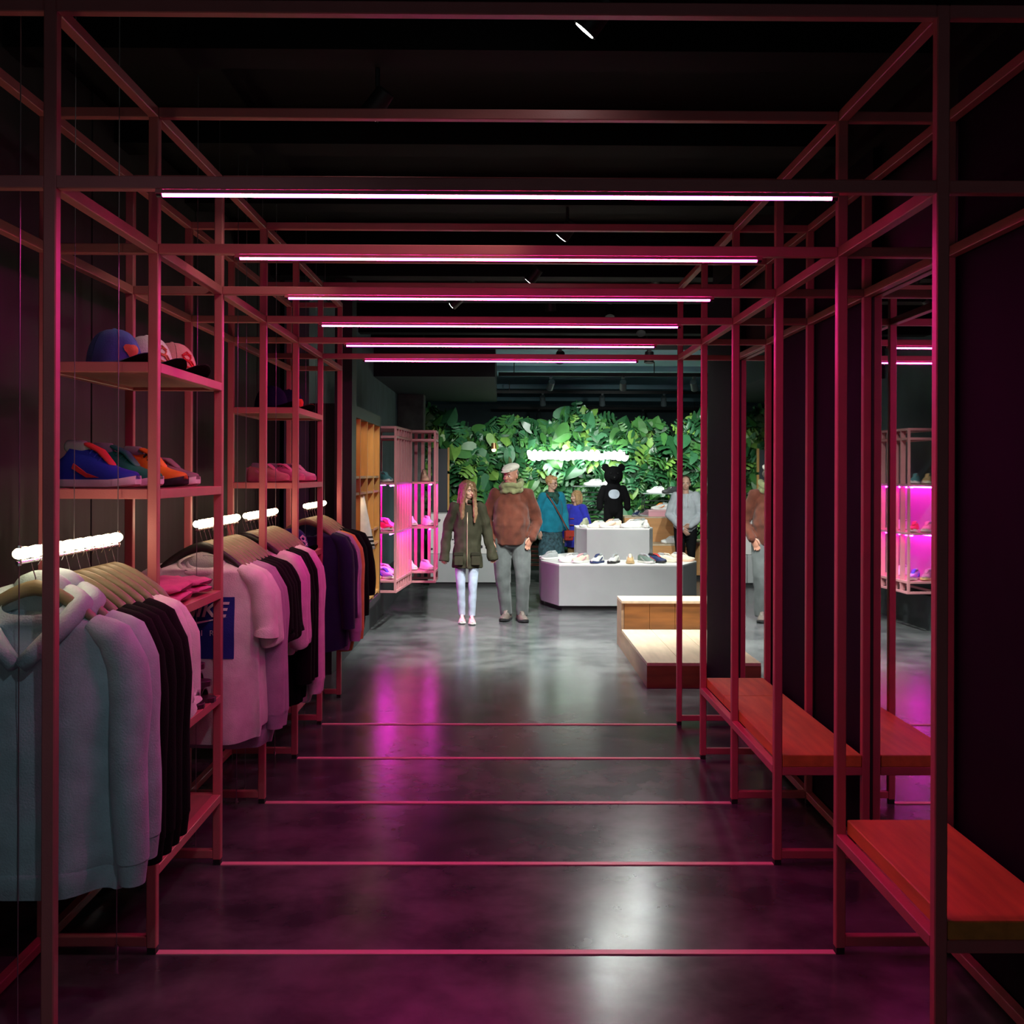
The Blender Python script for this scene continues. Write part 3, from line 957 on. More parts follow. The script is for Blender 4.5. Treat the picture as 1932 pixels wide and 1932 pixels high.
sneaker('pink sneaker with red lining on the far shelf, middle of three', (-1.30, 6.72, zs), 1.1, 'pink', sole='peach', lace='white', group='sneakers on the far shelf')
sneaker('pale grey pink sneaker on the far shelf, right of three', (-1.27, 6.98, zs), 1.0, 'cream', sole='pink', lace='white', group='sneakers on the far shelf')
# ------------------------------------------------------------------ caps
def cap(label, loc, rz, crown, brim, under=(.01, .01, .01), badge=None, letter=None, rx=0, group=None, front=None):
    """peak towards -y"""
    t = thing('baseball_cap', label, 'cap', loc, rz, group)
    t.rotation_euler = (rx, 0, rz)
    t.scale = (1.1,) * 3
    mc = fabric('cap_crown_%d%d%d' % tuple(int(c * 999) for c in crown), crown, .8)
    mb_ = fabric('cap_brim_%d%d%d' % tuple(int(c * 999) for c in brim), brim, .7)
    mu = fabric('cap_under_%d%d%d' % tuple(int(c * 999) for c in under), under, .8)
    def R(a, b): 
        # dome point: a azimuth, b elevation
        k = cos(b) ** .75
        return (.083 * k * cos(a), .098 * k * sin(a), .128 * sin(b) ** .92 if b > 0 else 0)
    for i in range(6):
        rings = []
        for j in range(9):
            b = pi / 2 * j / 8 * .985
            rings.append([R(-pi / 2 + pi / 3 * (i - .5) + pi / 3 * (.012 + .976 * q / 6), b) for q in range(7)])
        m = MB().loft(rings, False, False, closed=False)
        m.build('crown_panel', fabric('cap_front_%d%d%d' % tuple(int(c * 999) for c in front), front) if front and i == 0 else mc, t, smooth=True)
    MB().ball((0, 0, .127), (.008, .008, .005), 8, 5).build('top_button', mc, t, smooth=True)
    # peak: curved sheet with thickness
    def peak(z0):
        g_ = []
        for j in range(7):
            f = j / 6
            row = []
            for q in range(13):
                a = -pi / 2 + (q / 12 - .5) * 2.1
                r0x, r0y = .084, .098
                ext = .085 * f * (cos((a + pi / 2) * 1.35) ** .6 if abs((a + pi / 2) * 1.35) < pi / 2 else 0)
                x = r0x * cos(a) * (1 + .10 * f)
                y = r0y * sin(a) - ext
                row.append((x, y, z0 + .012 + .026 * f - 7.0 * x * x * f))
            g_.append(row)
        return g_
    m = MB().loft(peak(.004), False, False, closed=False); m.build('peak', mb_, t, smooth=True)
    m = MB().loft(peak(.0005), False, False, closed=False); m.build('peak_underside', mu, t, smooth=True)
    if badge:
        pts = []
        for q in range(16):
            a = 2 * pi * q / 16
            rr = .026 * (1 + .18 * sin(3 * a))
            pts.append((rr * cos(a), .052 + rr * sin(a) * .95))
        def on(x, z): return -.098 * sqrt(max(0, 1 - (x / .083) ** 2 )) * cos(math.asin(min(1, z / .128))) ** .75
        m = MB().add([(x, on(x, z) - .004, z) for x, z in pts] + [(0, on(0, .052) - .008, .052)], [(i, (i + 1) % 16, 16) for i in range(16)])
        m.build('badge', fabric('cap_badge_%d%d%d' % tuple(int(c * 999) for c in badge), badge), t)
    if letter:
        def on(x, z): return -.098 * sqrt(max(0, 1 - (x / .083) ** 2)) * max(0, cos(math.asin(min(1, z / .128)))) ** .75 - .004
        m = MB()
        # two interlaced strokes like an embroidered monogram
        c1 = [(-.016, .030), (-.016, .078), (.004, .082), (.014, .070), (.004, .058), (-.014, .056), (.002, .054), (.020, .030)]
        c2 = [(.018, .076), (.002, .090), (-.020, .078), (-.012, .062), (.014, .056), (.022, .042), (.004, .032), (-.020, .040)]
        for c in (c1, c2):
            m.tube([(x, on(x, z), z) for x, z in c], .0035, 5)
        m.build('monogram', fabric('cap_letter_%d%d%d' % tuple(int(c * 999) for c in letter), letter), t)
    return t
ztop = SZ[4] + .0175
g = 'caps on the top near shelf'
cap('blue cap with an orange badge, nearest on the top shelf', (-1.385, 4.02, ztop), .95, (.10, .24, .56), (.06, .14, .45), badge=(.75, .35, .12), group=g)
cap('white cap with a blue peak behind the blue cap', (-1.33, 4.21, ztop), .95, (.72, .66, .66), (.05, .09, .30), letter=(.55, .15, .08), group=g)
cap('pink cap with a white peak and red monogram on the top shelf', (-1.30, 4.43, ztop), .95, (.72, .30, .32), (.72, .62, .60), letter=(.6, .02, .03), group=g)
g = 'caps on the top far shelf'
cap('dark navy cap on the top far shelf', (-1.36, 6.62, ztop), .95, (.012, .014, .05), (.012, .014, .05), group=g)
cap('dark cap with a bright red peak on the top far shelf', (-1.31, 6.90, ztop), .95, (.015, .015, .05), (.75, .05, .03), badge=(.75, .06, .03), group=g)
z3 = SZ[2] + .0175
cap('black cap with its peak hanging over the pink folded clothes', (-1.46, 3.99, z3), 1.2, (.012, .012, .013), (.012, .012, .013), group='caps on the middle shelves')
cap('navy cap with a white monogram on the far middle shelf', (-1.30, 6.98, z3), .95, (.015, .03, .16), (.05, .10, .40), letter=(.85, .85, .85), group='caps on the middle shelves')
cap('pale pink cap on the far middle shelf beside the navy cap', (-1.37, 6.66, z3), .95, (.72, .42, .42), (.72, .42, .42), group='caps on the middle shelves')
# folded pink clothes
def folded(label, loc, rz, c, sx, sy, h, group=None):
    t = thing('folded_clothes', label, 'clothes', loc, rz, group)
    m = fabric('folded_%d%d' % (int(c[0] * 99), int(c[2] * 99)), c)
    for k in range(2):
        mb2 = MB()
        z0 = h * k / 2
        rings = []
        for j in range(9):
            a = j / 8 * 2 - 1
            f = 1 - .25 * abs(a) ** 4
            rings.append([(sx * a, sy * f * cos(2 * pi * q / 18) * abs(cos(2 * pi * q / 18)) ** -.35 if abs(cos(2 * pi * q / 18)) > .01 else 0,
                           z0 + h * .25 + h * .26 * sin(2 * pi * q / 18) * (1 - .5 * abs(a) ** 6) + .006 * sin(a * 9 + q)) for q in range(18)])
        mb2.loft(rings).build('fold', m, t, smooth=True)
    return t
folded('folded bright pink shirt on the middle near shelf, front one', (-1.32, 4.18, z3 + .006), .1, (.80, .16, .36), .15, .17, .07, 'folded pink shirts')
folded('folded bright pink shirt on the middle near shelf, back one', (-1.32, 4.48, z3 + .006), -.1, (.80, .20, .40), .15, .10, .06, 'folded pink shirts')
# dark rubber slides stacked on the second lowest shelf
M_RUB = mat('dark_rubber', (.05, .018, .035), .35)
z2 = SZ[1] + .0145
pos = [(-1.30, 4.22, 0, .0), (-1.28, 4.36, 0, .1), (-1.27, 4.50, 0, -.05), (-1.29, 4.29, .078, .1), (-1.27, 4.43, .078, 0), (-1.28, 4.36, .156, .12)]
w_ = ['front of the lower row', 'middle of the lower row', 'back of the lower row', 'front of the second row', 'back of the second row', 'topmost of the stack']
for (x, y, dz, a), wl_ in zip(pos, w_):
    t = thing('slide_sandal', f'dark plum rubber slide sandal, {wl_}, on the near shelf', 'sandal', (x, y, z2 + dz), pi / 2 + a, 'dark slide sandals on the near shelf')
    rs = []
    for s, w2 in ((0, .02), (.08, .035), (.3, .04), (.55, .045), (.8, .048), (.94, .036), (1, .015)):
        yy = .13 - s * .26
        rs.append([(-w2, yy, 0), (w2, yy, 0), (w2, yy, .022), (-w2, yy, .022)])
    MB().loft(rs).build('sole', M_RUB, t, bevel=.002)
    rings = []
    for j in range(5):
        yy = .0 - .022 * j
        rings.append([(.05 * cos(pi * q / 10) * 1.0, yy, .008 + (.062 - .003 * j) * sin(pi * q / 10)) for q in range(11)] + [(.045 * cos(pi * (10 - q) / 10), yy, .008 + (.056 - .003 * j) * sin(pi * (10 - q) / 10)) for q in range(11)])
    MB().loft(rings).build('strap', M_RUB, t, smooth='auto')
# white striped sleeve hanging in the wooden cubby
t = thing('striped_garment', 'white garment with three black stripes hanging out of the wooden cubby', 'clothes', (-1.27, 9.95, .95))
rings = []
for j in range(12):
    f = j / 11
    wx, wy = .05 + .10 * f, .03 + .07 * f
    rings.append([(wx * cos(2 * pi * q / 20), wy * sin(2 * pi * q / 20) * (1 + .08 * cos(q * 3)), .48 * (1 - f)) for q in range(20)])
MB().loft(rings).build('body', fabric('white_cotton', (.82, .80, .74)), t, smooth=True)
for k in range(3):
    z = .03 + .035 * k
    f = 1 - z / .48
    rr = []
    for dz in (0, .016):
        f = 1 - (z + dz) / .48
        wx, wy = .053 + .10 * f, .033 + .07 * f
        rr.append([(wx * cos(2 * pi * q / 20), wy * sin(2 * pi * q / 20) * (1 + .08 * cos(q * 3)), z + dz) for q in range(20)])
    MB().loft(rr, False, False).build('stripe', fabric('black_cotton', (.015, .015, .016)), t, smooth=True)

# ------------------------------------------------------------------ black toy bear on the small tier
t = thing('bear_figure', 'black plush bear figure with a pale grey chest print on the small tier', 'figure', (1.46, 14.48, .9455))
m = MB()
for s in (-1, 1):
    m.tube([(s * .070, 0, .035), (s * .066, 0, .25)], [.056, .062], 14, round_ends=True)
    m.ball((s * .073, -.035, .034), (.052, .07, .034))
    m.tube([(s * .125, 0, .49), (s * .175, -.015, .36), (s * .18, -.03, .24)], [.050, .046, .043], 12, round_ends=True)
    m.ball((s * .105, .01, .765), (.050, .025, .052))
m.tube([(0, 0, .22), (0, 0, .36), (0, 0, .50)], [.112, .125, .10], 16, ry=[.085, .095, .08], ref=(1, 0, 0), round_ends=True)
m.ball((0, -.005, .66), (.125, .105, .125), 18, 12)
m.ball((0, -.10, .63), (.055, .04, .042))
link('body', (lambda me: (me.materials.append(fabric('black_plush', (.003, .003, .0035), .95)), me)[1])(remesh(m, 'body', .008, 4)), t)
for s in (-1, 1):
    MB().ball((s * .045, -.103, .69), .011, 8, 6).build('eye', mat('gloss_black', (.01, .01, .01), .1), t, smooth=True)
MB().ball((0, -.141, .64), (.018, .010, .012), 8, 6).build('nose', mat('gloss_black', (.01, .01, .01), .1), t, smooth=True)
pts = [(.072 * cos(2 * pi * q / 22) * abs(cos(2 * pi * q / 22)) ** -.2 if abs(cos(2 * pi * q / 22)) > .01 else 0, .42 + .06 * sin(2 * pi * q / 22)) for q in range(22)]
mm = MB().add([(x, -.094 - .008 + .9 * x * x * 4, z) for x, z in pts] + [(0, -.104, .42)], [(i, (i + 1) % 22, 22) for i in range(22)])
mm.build('chest_print', fabric('pale_grey_print', (.30, .34, .39)), t, smooth=True)
# ------------------------------------------------------------------ clothes rails with warm glass tubes
XR, ZR = -1.27, 1.40
M_WARM = glow('warm_glass_tube', (1.0, .80, .50), RAIL)
M_WIREC = mat('steel_cable', (.35, .36, .37), .35, metal=.8)
rails = [(2.955, 3.745), (4.675, 5.42), (5.57, 6.33), (7.25, 8.06)]
for k, (y0, y1) in enumerate(rails):
    n = ['nearest', 'second', 'third', 'farthest'][k]
    L = y1 - y0
    t = thing('clothes_rail', f'{n} clothes rail, a warm glowing glass tube hung on steel cables', 'clothes rail', (XR, y0, ZR), group='glowing clothes rails')
    nb = 10
    for q in range(nb):
        a, b = L * q / nb, L * (q + 1) / nb
        prof = []
        for j in range(9):
            f = j / 8
            prof.append((.0125 + .0045 * sin(pi * f) ** .6, a + (b - a) * f))
        MB().loft([[(r * cos(2 * pi * i / 12), y, .012 + r * sin(2 * pi * i / 12)) for i in range(12)] for r, y in prof]).build('glass_bulb', M_WARM, t, smooth='auto')
    MB().tube([(0, 0, -.012), (0, L, -.012)], .005, 8).build('steel_rod', CHROME, t, smooth='auto')
    for y in (.015, L - .015):
        MB().tube([(0, y, -.02), (0, y, .034)], .007, 8).build('cable_clamp', CHROME, t, smooth='auto')
        MB().tube([(0, y, .034), (0, y, 3.3 - ZR)], .0016, 5).build('cable', M_WIREC, t)
        MB().tube([(0, y, -.02), (0, y, -ZR)], .0016, 5).build('cable', M_WIREC, t)
        MB().tube([(0, y, -ZR), (0, y, -ZR + .05)], .006, 6).build('floor_anchor', CHROME, t, smooth='auto')
    MB().tube([(.0, L * .5, .028), (0, L * .5, 3.3 - ZR)], .0012, 5).build('cable', M_WIREC, t)

# ------------------------------------------------------------------ hangers
M_HANG = wood('olive_wood_hanger', (.235, .205, .115), .12, (2, 8, 8), 4, .4)
M_HANGB = mat('black_hanger', (.012, .011, .010), .45)
def hanger(label, y, black=False, group=None, w_=.188, rz=0):
    """origin at the rod; hook over it, arched wooden arms below"""
    t = thing('clothes_hanger', label, 'hanger', (XR, y, ZR - .012), rz, group)
    hook = [(.006 - .0, 0, -.014), (.0125, 0, 0), (.010, 0, .009), (0, 0, .0125), (-.010, 0, .009), (-.0125, 0, -.004), (-.006, 0, -.03), (0, 0, -.05), (0, 0, -.075)]
    MB().tube(hook, .0018, 6).build('hook', CHROME, t, smooth=True)
    m = M_HANGB if black else M_HANG
    rings = []
    for j in range(17):
        u = j / 16 * 2 - 1
        x = u * w_
        z = -.073 - .105 * abs(u) ** 1.55
        hh = .017 + .006 * (1 - abs(u))
        th = .011 + .010 * abs(u) ** 2
        yb = -.012 * abs(u) ** 2
        if abs(u) == 1: hh *= .5; th *= .5
        rings.append([(x, yb + th * cos(2 * pi * q / 10), z + hh * sin(2 * pi * q / 10) - .004) for q in range(10)])
    MB().loft(rings).build('arms', m, t, smooth=True)
    return t

# ------------------------------------------------------------------ garments
def lerp(a, b, f): return a + (b - a) * f
def curve(keys, f):
    """smooth interpolation through (f, values) keys"""
    for i in range(len(keys) - 1):
        if f <= keys[i + 1][0] + 1e-9:
            a, b = keys[i], keys[i + 1]
            u = (f - a[0]) / max(1e-9, b[0] - a[0])
            return [lerp(p, q, u) for p, q in zip(a[1:], b[1:])]
    return list(keys[-1][1:])
def garment(kind, label, y, col, length=.74, sleeve='long', width=1.0, thick=.075, group=None, seed=0, hood=False, rz=0., cuff=True, slim=1.0, neck=.082, droop=0., x=0, trim=None, sl=None):
    rnd = random.Random(seed)
    t = thing(kind, label, 'clothes', (XR + x, y, ZR - .108), rz, group)
    m = col if not isinstance(col, tuple) else fabric('cotton_%d_%d_%d' % tuple(int(c * 999) for c in col), col)
    ph = [rnd.uniform(0, 6.28) for _ in range(6)]
    W = width
    N = 56
    # f, half width, half thickness, z back, z front
    keys = [(0, neck, .055, -.002, -.085 if not hood else -.05), (.08, .125 * W, .060, -.030, -.075), (.16, .190 * W, .058, -.062, -.085), (.22, .222 * W, .055, -.088, -.100),
            (.28, .232 * W, .060, -.15, -.155), (.36, .228 * W, thick * .9, -.24, -.24), (.6, .232 * W * slim, thick, -.24 - (length - .24) * .40, -.24 - (length - .24) * .40),
            (.9, .242 * W * slim, thick * 1.02, -length + .06, -length + .06), (1, .238 * W * slim, thick * .95, -length, -length)]
    def ring(f, grow=0.0):
        hw, ht, zb, zf = curve(keys, f)
        amp = .034 * max(0, f - .3) / .7
        out = []
        for i in range(N):
            a = 2 * pi * i / N
            c, s_ = cos(a), sin(a)
            ex = .75
            px_ = (hw + grow) * abs(c) ** ex * (1 if c > 0 else -1)
            py_ = (ht + grow) * abs(s_) ** .9 * (1 if s_ > 0 else -1)
            fold = amp * (.55 * sin(3 * a + ph[0] + f * 1.2) + .55 * sin(5 * a + ph[1]) + .35 * sin(8 * a + ph[2] + f * 2)) * (abs(s_) ** .5)
            fold += .004 * sin(f * 26 + 3 * a + ph[3])
            z = lerp(zb, zf, (1 - s_) / 2)
            if f >= .99: z += .012 * sin(a * 2 + ph[4])
            out.append((px_ * (1 + .15 * fold), py_ + fold, z))
        return out
    fs = [0, .03, .08, .12, .16, .19, .22, .25, .28, .32, .36, .42, .48, .54, .6, .66, .72, .78, .84, .9, .95, 1.0]
    MB().loft([ring(f) for f in fs], False, False).build('body', m, t, smooth=True)
    if kind != 'jacket':
        # neck band
        r = []
        for dz, g_ in ((.012, -.004), (.004, .006), (-.012, .006), (-.018, 0)):
            r.append([(p[0], p[1], p[2] + dz) for p in ring(0, g_)])
        if not hood:
            MB().loft(r, False, False).build('neck_band', m, t, smooth=True)
    if cuff:
        r = [ring(1, 0), ring(1, .004), ring(1, -.004), ring(1, -.010)]
        zz = [.012, .0, -.035, -.060]
        MB().loft([[(p[0], p[1], p[2] + d) for p in rr] for rr, d in zip(r, zz)], False, False).build('hem_band', m, t, smooth=True)
    # sleeves
    for s in (-1, 1):
        if sleeve == 'long':
            SL = sl or .60
            P_ = [(.155 * W, .004, -.078), (.212 * W, 0, -.118), (.240 * W, -.004, -.19), (.252 * W, -.010, -.29), (.256 * W, -.018, -.40), (.258 * W, -.022, -.50), (.262 * W, -.018, -SL - .02)]
            R_ = [(.028, .045), (.050, .058), (.056, .064), (.055, .064), (.052, .060), (.049, .057), (.043, .050)]
        else:
            SL = sl or .30
            P_ = [(.155 * W, .004, -.078), (.215 * W, 0, -.122), (.245 * W, -.002, -.19), (.258 * W, -.004, -SL + .03), (.262 * W, -.004, -SL)]
            R_ = [(.026, .044), (.048, .056), (.052, .060), (.052, .064), (.052, .066)]
        pts, rx, ry = [], [], []
        K = 18
        for j in range(K + 1):
            f = j / K * (len(P_) - 1)
            i = min(int(f), len(P_) - 2)
            u = f - i
            p = [lerp(P_[i][q], P_[i + 1][q], u) for q in range(3)]
            w2 = .003 * sin(j * .55 + ph[5] + s)
            pts.append((s * (p[0] + w2), p[1] + .006 * sin(j * .4 + ph[2]), p[2]))
            k = 1 + .025 * sin(j * .75 + ph[1] + 2 * s)
            rx.append(lerp(R_[i][0], R_[i + 1][0], u) * k)
            ry.append(lerp(R_[i][1], R_[i + 1][1], u) * k)
        MB().tube(pts, rx, 20, False, ry=ry, ref=(1, 0, 0)).build('sleeve', m, t, smooth=True)
        if sleeve == 'long' and cuff:
            e = Vector(pts[-1])
            MB().tube([e + Vector((0, 0, .008)), e + Vector((0, 0, -.01)), e + Vector((0, 0, -.065))], [.044, .040, .034], 18, False, ry=[.050, .046, .040], ref=(1, 0, 0)).build('cuff', m, t, smooth=True)
        if trim:
            MB().tube([(p[0] + s * (rx[j] + .001), p[1] - .01, p[2]) for j, p in enumerate(pts)], .006, 5).build('piping', trim, t, smooth=True)
    if hood:
        # hood: a thick soft roll round the neck meeting in a V at the front, bag at the back
        pts, rx, ry = [], [], []
        for j in range(25):
            u = j / 24 * 2 - 1
            a = u * pi * .93
            x_, y_, z_ = curve([(0, 0, .062, -.012), (.25, .078, .052, -.012), (.5, .128, .010, -.028), (.7, .112, -.045, -.068), (.88, .058, -.085, -.128), (1.0, .008, -.098, -.180)], abs(u))
            pts.append((x_ * (1 if u > 0 else -1), y_, z_))
            rx.append(.030 - .008 * abs(u) ** 4)
            ry.append(.036 - .010 * abs(u) ** 3)
        MB().tube(pts, rx, 14, True, ry=ry).build('hood_edge', m, t, smooth=True)
        hb = MB().tube([(0, .065, .000), (0, .095, -.05), (0, .105, -.13), (0, .095, -.20)], [.085, .115, .11, .06], 18, True, ry=[.05, .055, .045, .02], ref=(1, 0, 0), round_ends=True)
        hb.build('hood', m, t, smooth=True)
    return t, ring, m

WHT = (.80, .79, .77)
MINT = (.44, .60, .62)
BLK = (.006, .006, .007)
gh = ['hangers on the nearest clothes rail', 'hangers on the second clothes rail', 'hangers on the third clothes rail', 'hangers on the farthest clothes rail']
ordn = ['first', 'second', 'third', 'fourth', 'fifth', 'sixth', 'seventh', 'eighth', 'ninth', 'tenth', 'eleventh']
def hangs(k, ys, blackset=()):
    nn = ['nearest', 'second', 'third', 'farthest'][k]
    for i, y in enumerate(ys):
        hanger(f'{"black" if i in blackset else "pale wooden"} hanger, {ordn[i]} from the front on the {nn} rail', y, i in blackset, gh[k])

# rail 1
y1 = [3.075, 3.16, 3.24, 3.32, 3.40, 3.48, 3.56, 3.63, 3.70]
hangs(0, y1)
g1 = 'clothes on the nearest rail'
MM = fabric('mint_fleece', MINT)
garment('hoodie', 'pale mint hooded sweatshirt hanging in front on the nearest rail', y1[0], MM, .75, 'long', 1.06, .085, g1, 1, hood=True, sl=.70, x=-.005)
garment('hoodie', 'second pale mint hooded sweatshirt, just behind the front one', y1[1], MM, .72, 'long', 1.06, .08, g1, 2, hood=True, sl=.66)
for i, s in ((2, 'first'), (3, 'second'), (4, 'third'), (5, 'fourth')):
    garment('sweatshirt', f'black sweatshirt, {s} of the four black ones on the nearest rail', y1[i], BLK, .74, 'long', 1.04, .06, g1, 3 + i, sl=.70)
garment('t_shirt', 'white shirt with half sleeves behind the black sweatshirts', y1[6], WHT, .52, 'short', .98, .05, g1, 11, sl=.43, cuff=False)
garment('t_shirt', 'white shirt at the far end of the nearest rail', y1[7], WHT, .52, 'short', .99, .05, g1, 12, sl=.42, cuff=False)

# rail 2
y2 = [4.775, 4.85, 4.92, 4.99, 5.07, 5.15, 5.23, 5.30, 5.37]
hangs(1, y2, (0,))
g2 = 'clothes on the second rail'
ts, tring, _ = garment('t_shirt', 'white T-shirt with a blue chest print, front of the second rail', y2[0], WHT, .80, 'short', 1.06, .058, g2, 21, sl=.36, cuff=False, neck=.098)
garment('t_shirt', 'plain white T-shirt right behind the printed one', y2[1], WHT, .76, 'short', 1.10, .07, g2, 22, sl=.40, cuff=False)
LIL = (.42, .30, .44)
for i in (2, 3):
    garment('sweatshirt', f'lilac grey sweatshirt, {"front" if i == 2 else "back"} one of two on the second rail', y2[i], LIL, .80, 'long', 1.10, .06, g2, 20 + i, sl=.70)
for i in (4, 5, 6, 7):
    garment('t_shirt', f'black T-shirt, {ordn[i - 4]} of the four on the second rail', y2[i], BLK, .78, 'short', 1.12, .05, g2, 30 + i, sl=.42, cuff=False)
# rail 3
y3 = [5.57, 5.65, 5.73, 5.82, 5.91, 6.0, 6.08, 6.17, 6.25]
hangs(2, y3, (0,))
g3 = 'clothes on the third rail'
for i in (0, 1):
    garment('sweatshirt', f'white long sleeved shirt, {"front" if i == 0 else "back"} one of two at the front of the third rail', y3[i], WHT, .56, 'long', 1.05, .05, g3, 40 + i, sl=.50, cuff=False)
for i in (2, 3, 4):
    garment('sweatshirt', f'long black top, {ordn[i - 2]} of the three on the third rail', y3[i], BLK, .86, 'long', 1.03, .055, g3, 42 + i, sl=.72, cuff=False)
for i in (5, 6):
    garment('sweatshirt', f'white sweatshirt, {"front" if i == 5 else "back"} one of two behind the black tops', y3[i], WHT, .84, 'long', 1.06, .05, g3, 46 + i, sl=.76)
# rail 4
y4 = [7.30, 7.39, 7.48, 7.58, 7.68, 7.79, 7.90]
hangs(3, y4)
g4 = 'clothes on the farthest rail'
NAVY = (.012, .016, .06)
M_LPIPE = fabric('lilac_piping', (.55, .42, .62))
garment('jacket', 'dark navy jacket, front of the farthest rail', y4[0], NAVY, .82, 'long', 1.06, .075, g4, 51, sl=.66, cuff=False)
garment('jacket', 'dark navy track jacket with lilac piping on the farthest rail', y4[1], NAVY, .80, 'long', 1.10, .06, g4, 52, trim=M_LPIPE, cuff=False)
garment('sweatshirt', 'lilac sweatshirt behind the navy jackets', y4[2], (.45, .34, .52), .78, 'long', 1.14, .05, g4, 53, sl=.70)
garment('sweatshirt', 'orange sweatshirt behind the lilac one on the farthest rail', y4[3], (.75, .32, .10), .80, 'long', 1.17, .05, g4, 54, sl=.70)
garment('jacket', 'black puffy jacket, front one of two at the far end', y4[4], BLK, .80, 'long', 1.24, .09, g4, 55, sl=.62, cuff=False)
garment('jacket', 'black puffy jacket at the very end of the farthest rail', y4[5], BLK, .74, 'long', 1.36, .10, g4, 56, sl=.50, cuff=False)

# print on the white T-shirt: blue block, word, swoosh, spaced letters
M_PB = fabric('print_blue', (.02, .035, .26))
M_PW = fabric('print_white', (.80, .76, .78))
def front_y(x, z):
    # front surface of the shirt at (x, z): search the lofted rings
    best = None
    for f in [k / 60 for k in range(8, 61)]:
        r = tring(f)
        if abs(r[42][2] - z) < .02:
            for p in r[28:56]:
                d = abs(p[0] - x) + 1.2 * abs(p[2] - z)
                if best is None or d < best[0]: best = (d, p[1])
    return best[1] if best else -.075
cache = {}
def fy(x, z):
    k = (round(x, 2), round(z, 2))
    if k not in cache: cache[k] = front_y(*k)
    return cache[k]
def fys(x, z):
    # smoothed lookup
    x0, z0 = math.floor(x * 50) / 50, math.floor(z * 50) / 50
    u, v = (x - x0) * 50, (z - z0) * 50
    return lerp(lerp(fy(x0, z0), fy(x0 + .02, z0), u), lerp(fy(x0, z0 + .02), fy(x0 + .02, z0 + .02), u), v)
bx0, bx1, bz0, bz1 = -.125, .152, -.450, -.190
rows = [[(lerp(bx0, bx1, i / 12), fys(lerp(bx0, bx1, i / 12), lerp(bz0, bz1, j / 12)) - .004, lerp(bz0, bz1, j / 12)) for i in range(13)] for j in range(13)]
MB().loft(rows, False, False, closed=False).build('print_block', M_PB, ts, smooth=True)
def text_mesh(s, size, shear, extr=0):
    cu = bpy.data.curves.new('txt', 'FONT')
    cu.body = s
    cu.size = size
    cu.shear = shear
    cu.align_x = 'CENTER'
    cu.offset = .0018 if shear else 0
    o = bpy.data.objects.new('txt', cu)
    C.objects.link(o)
    dg = bpy.context.evaluated_depsgraph_get()
    me = bpy.data.meshes.new_from_object(o.evaluated_get(dg), depsgraph=dg)
    bpy.data.objects.remove(o)
    bpy.data.curves.remove(cu)
    return me
def print_text(name, s, size, cx, cz, shear=0, sx=1, m=M_PW, off=.008):
    me = text_mesh(s, size, shear)
    bm = bmesh.new(); bm.from_mesh(me)
    bmesh.ops.subdivide_edges(bm, edges=[e for e in bm.edges if e.calc_length() > .02], cuts=2)
    bm.to_mesh(me); bm.free()
    for v in me.vertices:
        x, z = cx + v.co.x * sx, cz + v.co.y
        v.co = (x, fys(x, z) - off, z)
    me.materials.clear(); me.materials.append(m)
    return link(name, me, ts)
print_text('print_word', 'NIKE', .088, .016, -.272, .25, 1.05)
print_text('print_letters', 'A   I   R', .034, .016, -.352)
sw = [(x + .015, z + .062) for x, z in ((-.105, -.352), (-.095, -.372), (-.07, -.378), (-.03, -.368), (.11, -.335), (-.03, -.358), (-.07, -.364), (-.09, -.360))]
MB().add([(x, fys(x, z) - .008, z) for x, z in sw], [tuple(range(8))]).build('print_swoosh', M_PW, ts)
# small mark inside the collar
MB().add([(x * .13, .047, -.022 + (z + .298) * .13) for x, z in sw], [tuple(range(8))[::-1]]).build('collar_mark', M_PB, ts)
# ------------------------------------------------------------------ people
def put(me, m):
    me.materials.append(m)
    return me
SKIN = mat('skin', (.62, .36, .26), .5, nscale=20, namt=.06)
SKIN_T = mat('skin_ruddy', (.48, .22, .15), .5, nscale=20, namt=.08)
M_EYEW = mat('eye_white', (.75, .73, .70), .25)
M_IRIS = mat('iris', (.05, .035, .025), .2)
M_LIP = mat('lips', (.45, .14, .13), .45)

M_BROW = mat('eyebrow_hair', (.10, .055, .03), .7)

def hand_shapes(mb, wrist, d, side_v, spread=.0, curl=.5):
    """wrist point, d = direction the hand points, side_v = towards the thumb"""
    w0 = Vector(wrist); d = Vector(d).normalized()
    t = Vector(side_v); t = (t - d * t.dot(d)).normalized()
    n = d.cross(t)
    mb.tube([w0 - d * .03, w0 + d * .02, w0 + d * .055, w0 + d * .088], [.024, .034, .040, .038], 12, ry=[.020, .017, .016, .013], ref=tuple(t), round_ends=True)
    for k, (o, L) in enumerate(((.029, .068), (.0095, .077), (-.0095, .070), (-.028, .055))):
        b = w0 + d * .085 + t * o
        p1 = b + d * L * .42 + n * (-.006 * curl) + t * o * spread
        p2 = p1 + (d * (1 - .55 * curl) - n * (.8 * curl)) * L * .34
        p3 = p2 + (d * (1 - curl) - n * (1.1 * curl)) * L * .26
        mb.tube([b, p1, p2, p3], [.0090, .0085, .0078, .0065], 8, round_ends=True)
    b = w0 + d * .018 + t * .030
    mb.tube([b, b + d * .030 + t * .020, b + d * .058 + t * .024 - n * .006, b + d * .078 + t * .020 - n * .012], [.013, .0115, .010, .0075], 8, round_ends=True)

